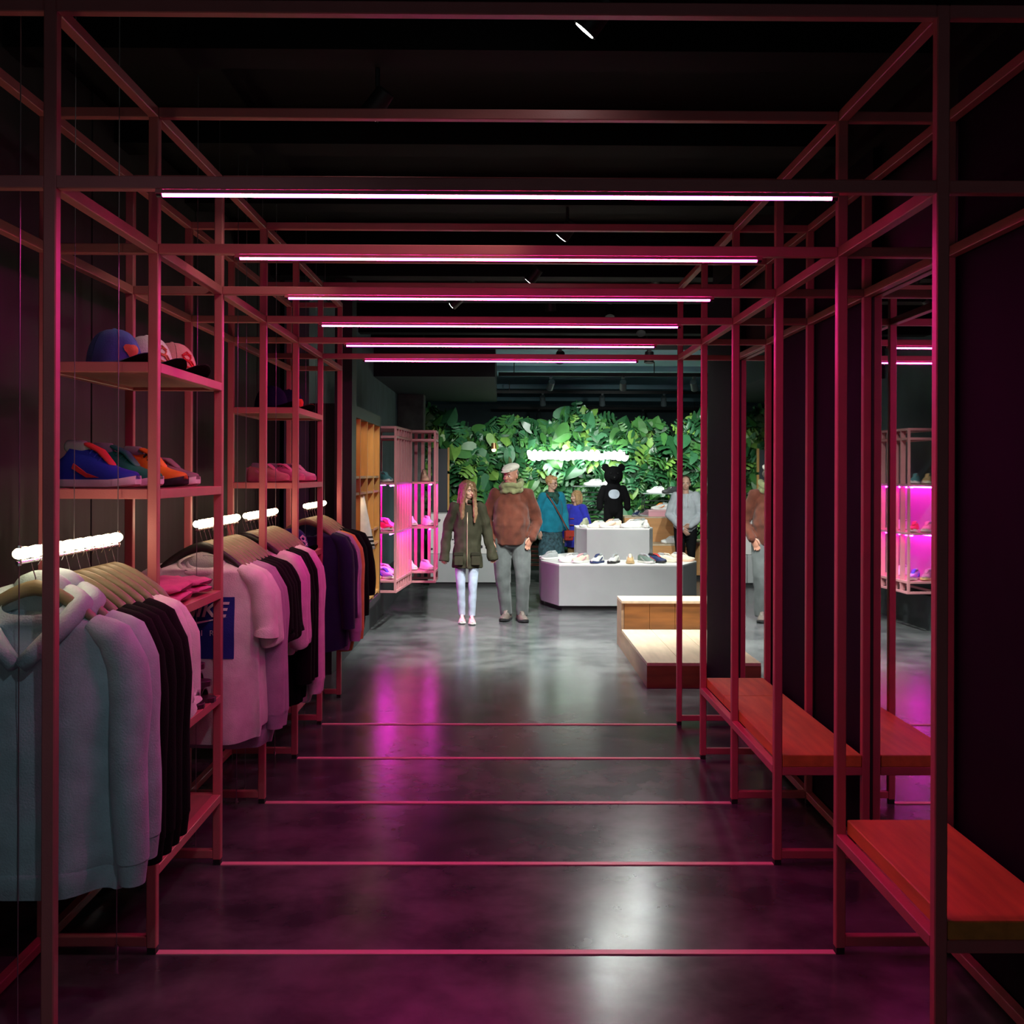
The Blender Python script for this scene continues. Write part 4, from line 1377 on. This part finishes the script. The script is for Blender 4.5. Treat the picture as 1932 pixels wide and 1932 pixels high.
def person(label, loc, rz, H, skin=None, arms=None, legs=None, head=(0, 0), face=1.0, neck_w=1.0):
    """origin between the feet, facing -y; H = standing height; returns root, joints and a head transform"""
    skin = skin or SKIN
    t = thing('person', label, 'person', loc, rz)
    k = H / 1.75
    t.scale = (k, k, k)
    J = {}
    for s in (-1, 1):
        J['sh', s] = Vector((s * .175, .0, 1.415))
        J['el', s] = Vector((s * .235, .02, 1.13))
        J['wr', s] = Vector((s * .250, -.04, .885))
        J['hd', s] = Vector((0, -.12, -1))
        J['th', s] = Vector((-s * .2, -1, 0))
        J['hip', s] = Vector((s * .088, 0, .92))
        J['kn', s] = Vector((s * .092, -.015, .49))
        J['an', s] = Vector((s * .088, .03, .09))
        J['toe', s] = s * .12
    for src in (arms or {}, legs or {}):
        for key, v in src.items():
            J[key] = Vector(v) if hasattr(v, '__len__') else v
    HM = Matrix.Translation((0, .008, 1.515)) @ Euler((head[1], 0, head[0])).to_matrix().to_4x4()
    m = MB()
    hm = MB()
    hm.ball((0, .010, .142), (.073, .093, .090), 20, 14)
    hm.ball((0, -.020, .090), (.062 * face, .069, .082), 18, 12)
    hm.ball((0, -.036, .040), (.044 * face, .045, .033), 16, 10)
    hm.tube([(0, -.080, .116), (0, -.096, .092), (0, -.100, .080)], [.008, .011, .014], 10, round_ends=True)
    hm.ball((0, -.068, .126), (.050, .020, .011))
    hm.ball((0, -.078, .049), (.024, .012, .011))
    for s in (-1, 1):
        hm.ball((s * .034 * face, -.058, .078), (.024, .024, .022))
        hm.ball((s * .073, .014, .096), (.010, .022, .031), rot=Euler((0, 0, s * .3)))
    hm.xf(HM)
    m.add(hm.v, hm.f)
    nb = HM @ Vector((0, .006, .06))
    m.tube([(0, .022, 1.38), (0, .018, 1.46), nb], [.060 * neck_w, .053 * neck_w, .050 * neck_w], 14, round_ends=True)
    m.tube([(0, .01, .90), (0, .01, 1.02), (0, .005, 1.20), (0, .01, 1.34), (0, .015, 1.42)], [.12, .11, .125, .13, .075], 20, ry=[.075, .07, .08, .075, .055], ref=(1, 0, 0), round_ends=True)
    for s in (-1, 1):
        m.tube([J['sh', s], J['sh', s].lerp(J['el', s], .5), J['el', s], J['el', s].lerp(J['wr', s], .45), J['wr', s]], [.040, .034, .030, .029, .024], 12, round_ends=True)
        hand_shapes(m, J['wr', s], J['hd', s], J['th', s], .1, .45)
        m.tube([J['hip', s], J['hip', s].lerp(J['kn', s], .5), J['kn', s], J['kn', s].lerp(J['an', s], .35), J['an', s]], [.060, .052, .040, .038, .030], 14, round_ends=True)
    link('body', put(remesh(m, 'body', .0052, 4, .5), skin), t)
    for s in (-1, 1):
        for c, r, mm, n in (((s * .030, -.0785, .108), (.0125, .008, .0075), M_EYEW, 'eye'), ((s * .030, -.0835, .108), (.0062, .005, .0062), M_IRIS, 'iris')):
            MB().ball(c, r, 10, 7).xf(HM).build(n, mm, t, smooth=True)
        MB().tube([(s * .015, -.090, .1275), (s * .030, -.0895, .131), (s * .045, -.080, .127)], .0034, 6).xf(HM).build('eyebrow', M_BROW, t, smooth=True)
    MB().ball((0, -.0855, .048), (.021, .008, .0052), 12, 6).xf(HM).build('mouth', M_LIP, t, smooth=True)
    return t, J, HM

def cloth(t, name, m, mb, vox=.008, sm=5, disp=(.010, 14), **kw):
    return link(name, put(remesh(mb, name, vox, sm, .5, disp), m), t, **kw)
def arm_tube(mb, J, s, r=(.066, .060, .053, .046), end=.0, flat=False):
    a, b, c = J['sh', s], J['el', s], J['wr', s]
    e = c + (c - b).normalized() * end
    mb.tube([a + Vector((-s * .02, 0, .005)), a.lerp(b, .5), b, b.lerp(e, .5), e], [r[0], (r[0] + r[1]) / 2, r[1], r[2], r[3]], 14, round_ends=not flat)
    if flat:
        mb.ball(a + Vector((-s * .02, 0, .005)), r[0] * .98)
def leg_tube(mb, J, s, r=(.098, .082, .064, .056, .050), low=.0):
    h, k_, a = J['hip', s], J['kn', s], J['an', s]
    e = a + (a - k_).normalized() * low
    mb.tube([h + Vector((0, 0, .03)), h.lerp(k_, .5), k_, k_.lerp(e, .4), e], list(r), 16, round_ends=False)
def shoes(t, J, upper, sole, scale=1.0, high=0., lace='white', toe_y=-.10):
    for s in (-1, 1):
        a = J['an', s]
        so, up, li, to, la, stp, he = sneaker_shapes(high, 1.0, .285)
        ang = J['toe', s]
        M = Matrix.Translation((a.x, a.y - .055, max(0, a.z - .09))) @ Matrix.Rotation(ang, 4, 'Z') @ Matrix.Scale(scale, 4)
        r = so.xf(M).build('shoe', smat(sole, 'sole'), t, smooth='auto')
        for mb_, n, mm in ((up, 'upper', smat(upper, 'upper')), (to, 'tongue', smat(upper, 'upper')), (la, 'laces', smat(lace, 'laces'))):
            mb_.xf(M).build(n, mm, r, smooth='auto')
def strand_noise(me, amp, sc):
    return me

# --- the girl in the parka
t, J, HM = person('girl with long light brown hair in an olive parka and light jeans, walking', (-.366, 12.14, 0), .02, 1.55,
    arms={('el', -1): (-.245, .03, 1.13), ('wr', -1): (-.275, -.02, .87), ('th', -1): (1, -.3, 0), ('el', 1): (.24, .03, 1.13), ('wr', 1): (.295, .0, .88), ('th', 1): (-1, -.3, 0), ('hd', -1): (-.1, -.1, -1), ('hd', 1): (.2, -.05, -1)},
    legs={('kn', -1): (-.080, -.02, .49), ('an', -1): (-.062, .03, .09), ('kn', 1): (.070, -.06, .49), ('an', 1): (.060, -.06, .09), ('toe', -1): .0, ('toe', 1): .05}, head=(.62, .05), face=.95)
PARKA = fabric('olive_parka', (.036, .034, .021), .8, .25, 8)
m = MB()
m.tube([(0, .02, .68), (0, .015, .80), (0, .01, 1.0), (0, .01, 1.2), (0, .012, 1.36), (0, .018, 1.45)], [.190, .184, .166, .172, .162, .085], 24, ry=[.150, .148, .128, .122, .105, .075], ref=(1, 0, 0), round_ends=False)
for s in (-1, 1):
    arm_tube(m, J, s, (.070, .064, .060, .062), .115, True)
cloth(t, 'parka', PARKA, m, .0075, 4, (.015, 15))
MB().tube([(0, -.150, .70), (.0, -.146, .85), (0, -.128, 1.0), (0, -.120, 1.2), (0, -.104, 1.36)], .006, 6).build('zip', mat('pale_brass', (.42, .36, .22), .4, metal=.6), t, smooth=True)
for s in (-1, 1):
    b = MB().box(s * .105 - .055, s * .105 + .055, -.146, -.118, .715, .86); b.build('pocket', PARKA, t, bevel=.008)
    MB().box(s * .105 - .058, s * .105 + .058, -.152, -.120, .835, .875).build('pocket_flap', fabric('olive_parka_dark', (.022, .022, .014)), t, bevel=.003)
m = MB()
m.tube([(.075 * sin(a) , .02 - .070 * cos(a), 1.475 + .012 * cos(a) - (.035 if abs(a) < .5 else 0)) for a in [(-.35 - q * .28) for q in range(22)]], .020, 8, ry=.036)
m.build('collar', PARKA, t, smooth=True)
JEAN = fabric('light_jeans', (.36, .42, .52), .8, .2, 10)
m = MB()
for s in (-1, 1): leg_tube(m, J, s, (.068, .070, .056, .050, .043), .0)
m.ball((0, .02, .88), (.12, .07, .07))
cloth(t, 'jeans', JEAN, m, .007, 4, (.006, 16))
shoes(t, J, 'pink', 'white', .92)
HAIRB = mat('light_brown_hair', (.20, .105, .045), .45, nscale=4, namt=.45, stretch=(40, 40, 2), bump=.4, bscale=60)
m = MB()
m.ball((0, .022, .150), (.083, .100, .094), 20, 14)
for s in (-1, 1):
    m.tube([(s * .055, -.035, .195), (s * .080, -.030, .12), (s * .082, -.020, .03), (s * .088, -.012, -.10), (s * .095, -.03, -.22), (s * .085, -.05, -.33)], [.022, .024, .026, .032, .034, .016], 12, ry=[.040, .045, .050, .05, .042, .02], ref=(1, 0, 0), round_ends=True)
m.tube([(0, .085, .16), (0, .085, .02), (0, .085, -.14), (0, .08, -.30)], [.075, .088, .11, .08], 16, ry=[.04, .045, .045, .03], ref=(1, 0, 0), round_ends=True)
m.xf(HM)
m.tube([(.050, -.050, 1.66), (.082, -.055, 1.56), (.092, -.085, 1.45), (.098, -.118, 1.34), (.092, -.128, 1.24)], [.018, .024, .030, .030, .012], 12, ry=[.03, .03, .024, .02, .012], ref=(1, 0, 0), round_ends=True)
cloth(t, 'hair', HAIRB, m, .006, 3, (.008, 40))

# --- the man in the rust sweater
t, J, HM = person('man in a flat cap, green scarf, rust brown sweater and grey trousers, walking', (.115, 12.36, 0), -.05, 1.735, SKIN_T,
    arms={('sh', -1): (-.195, .01, 1.40), ('sh', 1): (.195, .01, 1.40), ('el', -1): (-.275, .07, 1.12), ('wr', -1): (-.225, -.075, .90), ('hd', -1): (.25, -.15, -1), ('th', -1): (.6, -1, .2),
          ('el', 1): (.285, .06, 1.10), ('wr', 1): (.235, -.10, .93), ('hd', 1): (-.45, -.12, -.9), ('th', 1): (-.6, -.6, .6)},
    legs={('hip', -1): (-.10, 0, .90), ('hip', 1): (.10, 0, .90), ('kn', -1): (-.095, -.02, .48), ('an', -1): (-.055, .02, .09), ('kn', 1): (.135, -.09, .49), ('an', 1): (.125, -.05, .09), ('toe', -1): -.22, ('toe', 1): .28}, head=(-.55, .14), face=1.08, neck_w=1.15)
KNIT = fabric('rust_knit', (.105, .029, .017), .9, .22, 12)
m = MB()
m.tube([(0, .005, .87), (0, -.010, .97), (0, -.030, 1.08), (0, -.022, 1.2), (0, 0, 1.33), (0, .012, 1.42), (0, .015, 1.46)], [.190, .200, .207, .203, .195, .140, .080], 26, ry=[.170, .185, .190, .165, .135, .095, .075], ref=(1, 0, 0), round_ends=False)
for s in (-1, 1):
    arm_tube(m, J, s, (.076, .068, .060, .048), .0)
cloth(t, 'sweater', KNIT, m, .0085, 5, (.014, 15))
for s in (-1, 1):
    c = J['wr', s]; d = (c - J['el', s]).normalized()
    MB().tube([c - d * .03, c + d * .02], [.052, .048], 14, True).build('cuff', KNIT, t, smooth='auto')
TROU = fabric('grey_chino', (.095, .103, .103), .85, .2, 8)
m = MB()
for s in (-1, 1): leg_tube(m, J, s, (.118, .104, .084, .074, .066), .03)
m.ball((0, -.005, .87), (.18, .145, .10), 20, 12)
cloth(t, 'trousers', TROU, m, .008, 5, (.007, 14))
shoes(t, J, 'brown', 'black', 1.08, .01, 'tan')
SCF = fabric('moss_scarf', (.21, .22, .105), .9, .3, 14)
m = MB()
for q, (r, z, th) in enumerate(((.088, 1.475, .036), (.100, 1.515, .034), (.094, 1.445, .030))):
    ring = [(r * 1.12 * cos(a), .005 + r * sin(a) - .012, z + .018 * sin(a * 1 + q) + .012 * sin(3 * a + q)) for a in [2 * pi * i / 24 for i in range(25)]]
    m.tube(ring, [th * (1 + .15 * sin(i * .9 + q)) for i in range(25)], 10, True)
cloth(t, 'scarf', SCF, m, .006, 3, (.012, 25))
CAPM = fabric('cream_flat_cap', (.62, .58, .50), .85, .12, 20)
m = MB()
m.ball((0, .012, .192), (.092, .112, .046), 22, 12, rot=Euler((.16, 0, 0)))
m.ball((0, -.055, .186), (.072, .060, .022), 18, 8, rot=Euler((.25, 0, 0)))
m.xf(HM)
cloth(t, 'flat_cap', CAPM, m, .005, 4, (.004, 20))
MB().ball((0, -.100, .164), (.058, .042, .0065), 18, 6, rot=Euler((.22, 0, 0))).xf(HM).build('cap_peak', CAPM, t, smooth=True)
m = MB()
m.ball((0, .03, .125), (.078, .084, .060)); m.xf(HM)
cloth(t, 'hair', mat('grey_brown_hair', (.09, .06, .045), .6, nscale=30, namt=.4), m, .006, 2, (.004, 50))

# --- the woman in teal
t, J, HM = person('woman with short blond hair and glasses in a teal cardigan and patterned skirt', (.735, 16.25, 0), .45, 1.60,
    arms={('el', 1): (.25, .04, 1.13), ('wr', 1): (.24, -.06, .90), ('el', -1): (-.25, .04, 1.13), ('wr', -1): (-.24, -.03, .88)},
    legs={('an', -1): (-.10, .02, .09), ('an', 1): (.09, .0, .09)}, head=(.45, .08), face=1.02)
TEAL = fabric('teal_knit', (.012, .205, .300), .9, .15, 12)
m = MB()
m.tube([(0, .01, .86), (0, 0, .96), (0, 0, 1.1), (0, .0, 1.25), (0, .005, 1.36), (0, .012, 1.45)], [.200, .195, .182, .185, .165, .08], 24, ry=[.150, .150, .142, .138, .11, .075], ref=(1, 0, 0), round_ends=False)
for s in (-1, 1): arm_tube(m, J, s, (.074, .066, .056, .046), .0)
cloth(t, 'cardigan', TEAL, m, .0085, 5, (.012, 11))
m = MB()
m.tube([(0, .01, .46), (0, .01, .62), (0, .005, .80), (0, .0, .92)], [.235, .215, .19, .17], 24, ry=[.175, .165, .145, .13], ref=(1, 0, 0))
cloth(t, 'skirt', mat('patterned_skirt', (.035, .085, .105), .85, nscale=22, namt=.7), m, .009, 4, (.016, 10))
m = MB()
for s in (-1, 1): leg_tube(m, J, s, (.085, .076, .058, .054, .042), .0)
cloth(t, 'leggings', fabric('black_leggings', (.012, .012, .014)), m, .008, 3, None)
shoes(t, J, 'red', 'tan', .92)
m = MB()
for q, (r, z, th) in enumerate(((.080, 1.475, .030), (.092, 1.44, .032))):
    m.tube([(r * 1.1 * cos(a), .005 + r * sin(a), z + .02 * sin(a)) for a in [2 * pi * i / 20 for i in range(21)]], th, 10, True)
m.tube([(0, -.10, 1.45), (.01, -.125, 1.38), (.02, -.135, 1.31)], [.05, .055, .02], 12, ry=[.025, .022, .012], ref=(1, 0, 0), round_ends=True)
cloth(t, 'scarf', mat('dark_green_scarf', (.015, .07, .05), .85, nscale=18, namt=.7), m, .007, 3, (.010, 25))
m = MB()
m.ball((0, .022, .152), (.081, .098, .088), 20, 14); m.ball((0, -.045, .196), (.055, .045, .030)); m.xf(HM)
cloth(t, 'hair', mat('strawberry_blond_hair', (.58, .30, .13), .5, nscale=10, namt=.3, bump=.4, bscale=50), m, .006, 2, (.008, 45))
gl = MB()
for s in (-1, 1):
    gl.tube([(s * .032 + .021 * cos(a), -.094 - .000, .107 + .016 * sin(a)) for a in [2 * pi * i / 16 for i in range(17)]], .0022, 6)
    gl.tube([(s * .053, -.092, .110), (s * .073, -.05, .112), (s * .076, .01, .105)], .0022, 5)
gl.tube([(-.011, -.095, .110), (0, -.099, .113), (.011, -.095, .110)], .0022, 5)
gl.xf(HM).build('glasses', mat('dark_red_frame', (.12, .03, .03), .3), t, smooth=True)
# her bag
bag = thing('shoulder_bag', 'red leather shoulder bag on a long strap across the teal cardigan', 'bag', (.735, 16.25, 0), .45)
k = 1.60 / 1.75
bag.scale = (k, k, k)
M_BAG = mat('red_leather', (.30, .025, .018), .4, nscale=12, namt=.15)
bb = MB().box(.130, .275, -.235, -.165, .715, .875).build('bag_body', M_BAG, bag, bevel=.014)
MB().box(.126, .279, -.243, -.234, .775, .880).build('flap', mat('red_leather_flap', (.36, .035, .022), .4), bag, bevel=.006)
MB().box(.190, .214, -.250, -.242, .765, .792).build('clasp', mat('brass', (.6, .42, .18), .3, metal=1), bag, bevel=.003)
MB().tube([(.20, -.20, .872), (.14, -.178, .98), (.06, -.168, 1.12), (-.02, -.160, 1.25), (-.085, -.128, 1.37), (-.125, -.05, 1.458), (-.120, .04, 1.455), (-.05, .15, 1.25), (.10, .155, 1.05), (.21, .06, .90), (.235, -.17, .872)], .013, 8, ry=.004, ref=(1, 0, .6)).build('strap', mat('brown_strap', (.13, .045, .03), .5), bag, smooth=True)

# --- the girl in the blue coat
t, J, HM = person('girl with a blond bob in a bright blue duffle coat beside the woman in teal', (1.105, 16.55, 0), -.55, 1.38,
    arms={('el', 1): (.24, .03, 1.13), ('wr', 1): (.23, -.05, .90), ('el', -1): (-.24, .03, 1.13), ('wr', -1): (-.23, -.05, .90)}, head=(-.55, .0), face=1.0)
BLUE = fabric('cobalt_wool', (.030, .035, .40), .9, .15, 12)
m = MB()
m.tube([(0, .01, .68), (0, .005, .85), (0, .0, 1.05), (0, .0, 1.25), (0, .005, 1.36), (0, .012, 1.46)], [.235, .215, .190, .185, .165, .085], 24, ry=[.17, .155, .138, .13, .11, .08], ref=(1, 0, 0), round_ends=False)
for s in (-1, 1): arm_tube(m, J, s, (.078, .070, .062, .054), .03)
cloth(t, 'duffle_coat', BLUE, m, .0085, 5, (.012, 10))
m = MB()
m.tube([(.10 * sin(a), .03 + .07 * cos(a), 1.455 + .02 * cos(a)) for a in [-2.4 + q * .24 for q in range(21)]], .038, 10, round_ends=True)
m.tube([(0, .10, 1.45), (0, .14, 1.36)], [.11, .06], 12, ry=[.05, .035], ref=(1, 0, 0), round_ends=True)
cloth(t, 'hood', BLUE, m, .008, 4, None)
for z in (.86, .98, 1.10, 1.22):
    MB().tube([(-.035, -.165 + (z - .9) * .06, z), (.035, -.165 + (z - .9) * .06, z)], .011, 8, round_ends=True).build('toggle', mat('red_toggle', (.30, .06, .05), .4), t, smooth=True)
m = MB()
for s in (-1, 1): leg_tube(m, J, s, (.085, .072, .058, .052, .044), .0)
cloth(t, 'leggings', fabric('mustard_leggings', (.50, .33, .14)), m, .008, 3, None)
shoes(t, J, 'tan', 'tan', .95)
m = MB()
m.ball((0, .024, .148), (.085, .102, .096), 20, 14)
for s in (-1, 1):
    m.tube([(s * .072, -.01, .16), (s * .084, .0, .06), (s * .078, .005, -.01)], [.022, .026, .018], 12, ry=[.05, .062, .045], ref=(1, 0, 0), round_ends=True)
m.tube([(0, .09, .14), (0, .095, .02), (0, .08, -.02)], [.075, .08, .06], 14, ry=[.035, .035, .025], ref=(1, 0, 0), round_ends=True)
m.xf(HM)
cloth(t, 'hair', mat('ash_blond_hair', (.42, .25, .11), .45, nscale=6, namt=.35, stretch=(30, 30, 2), bump=.4, bscale=60), m, .006, 3, (.007, 40))

# --- the woman in the grey hoodie
t, J, HM = person('woman in a pale grey hooded sweatshirt and black trousers, hands folded in front', (2.735, 16.5, 0), -.12, 1.60,
    arms={('el', 1): (.255, .01, 1.12), ('wr', 1): (.075, -.19, .95), ('hd', 1): (-1, -.25, -.30), ('th', 1): (0, -.4, 1), ('el', -1): (-.255, .01, 1.12), ('wr', -1): (-.060, -.21, .90), ('hd', -1): (.7, -.15, -.75), ('th', -1): (.5, -.5, .6)},
    head=(-.05, .02))
GREYF = fabric('pale_grey_fleece', (.50, .54, .57), .9, .1, 12)
m = MB()
m.tube([(0, .01, .86), (0, .0, .94), (0, 0, 1.1), (0, .0, 1.26), (0, .005, 1.37), (0, .012, 1.46)], [.185, .195, .188, .185, .165, .085], 24, ry=[.135, .145, .135, .13, .11, .08], ref=(1, 0, 0), round_ends=False)
for s in (-1, 1): arm_tube(m, J, s, (.080, .076, .064, .048), -.01)
cloth(t, 'sweatshirt', GREYF, m, .0085, 5, (.014, 11))
m = MB()
m.tube([(.105 * sin(a), .02 + .075 * cos(a), 1.46 + .025 * cos(a) - .03 * (abs(a) > 2.6)) for a in [-2.9 + q * .29 for q in range(21)]], .036, 10, round_ends=True)
m.tube([(0, .10, 1.46), (0, .13, 1.36)], [.11, .07], 12, ry=[.05, .04], ref=(1, 0, 0), round_ends=True)
cloth(t, 'hood', GREYF, m, .008, 4, (.008, 14))
for s in (-1, 1):
    MB().tube([(s * .028, -.10, 1.43), (s * .034, -.135, 1.34), (s * .03, -.142, 1.24)], .0045, 6).build('drawstring', fabric('white_cord', (.7, .7, .7)), t, smooth=True)
m = MB()
for s in (-1, 1): leg_tube(m, J, s, (.105, .090, .066, .060, .052), .0)
m.ball((0, .01, .88), (.175, .125, .09))
cloth(t, 'trousers', fabric('black_trousers', (.010, .010, .011)), m, .0085, 4, (.010, 12))
shoes(t, J, 'black', 'white', .95)
m = MB()
m.ball((0, .026, .150), (.080, .096, .090), 20, 14)
m.tube([(-.02, .10, .12), (-.07, .10, .02), (-.095, .07, -.08), (-.09, .05, -.18)], [.035, .036, .034, .015], 12, round_ends=True)
m.xf(HM)
cloth(t, 'hair', mat('dark_brown_hair', (.10, .055, .03), .45, nscale=6, namt=.4, stretch=(30, 30, 2), bump=.4, bscale=60), m, .006, 3, (.006, 40))
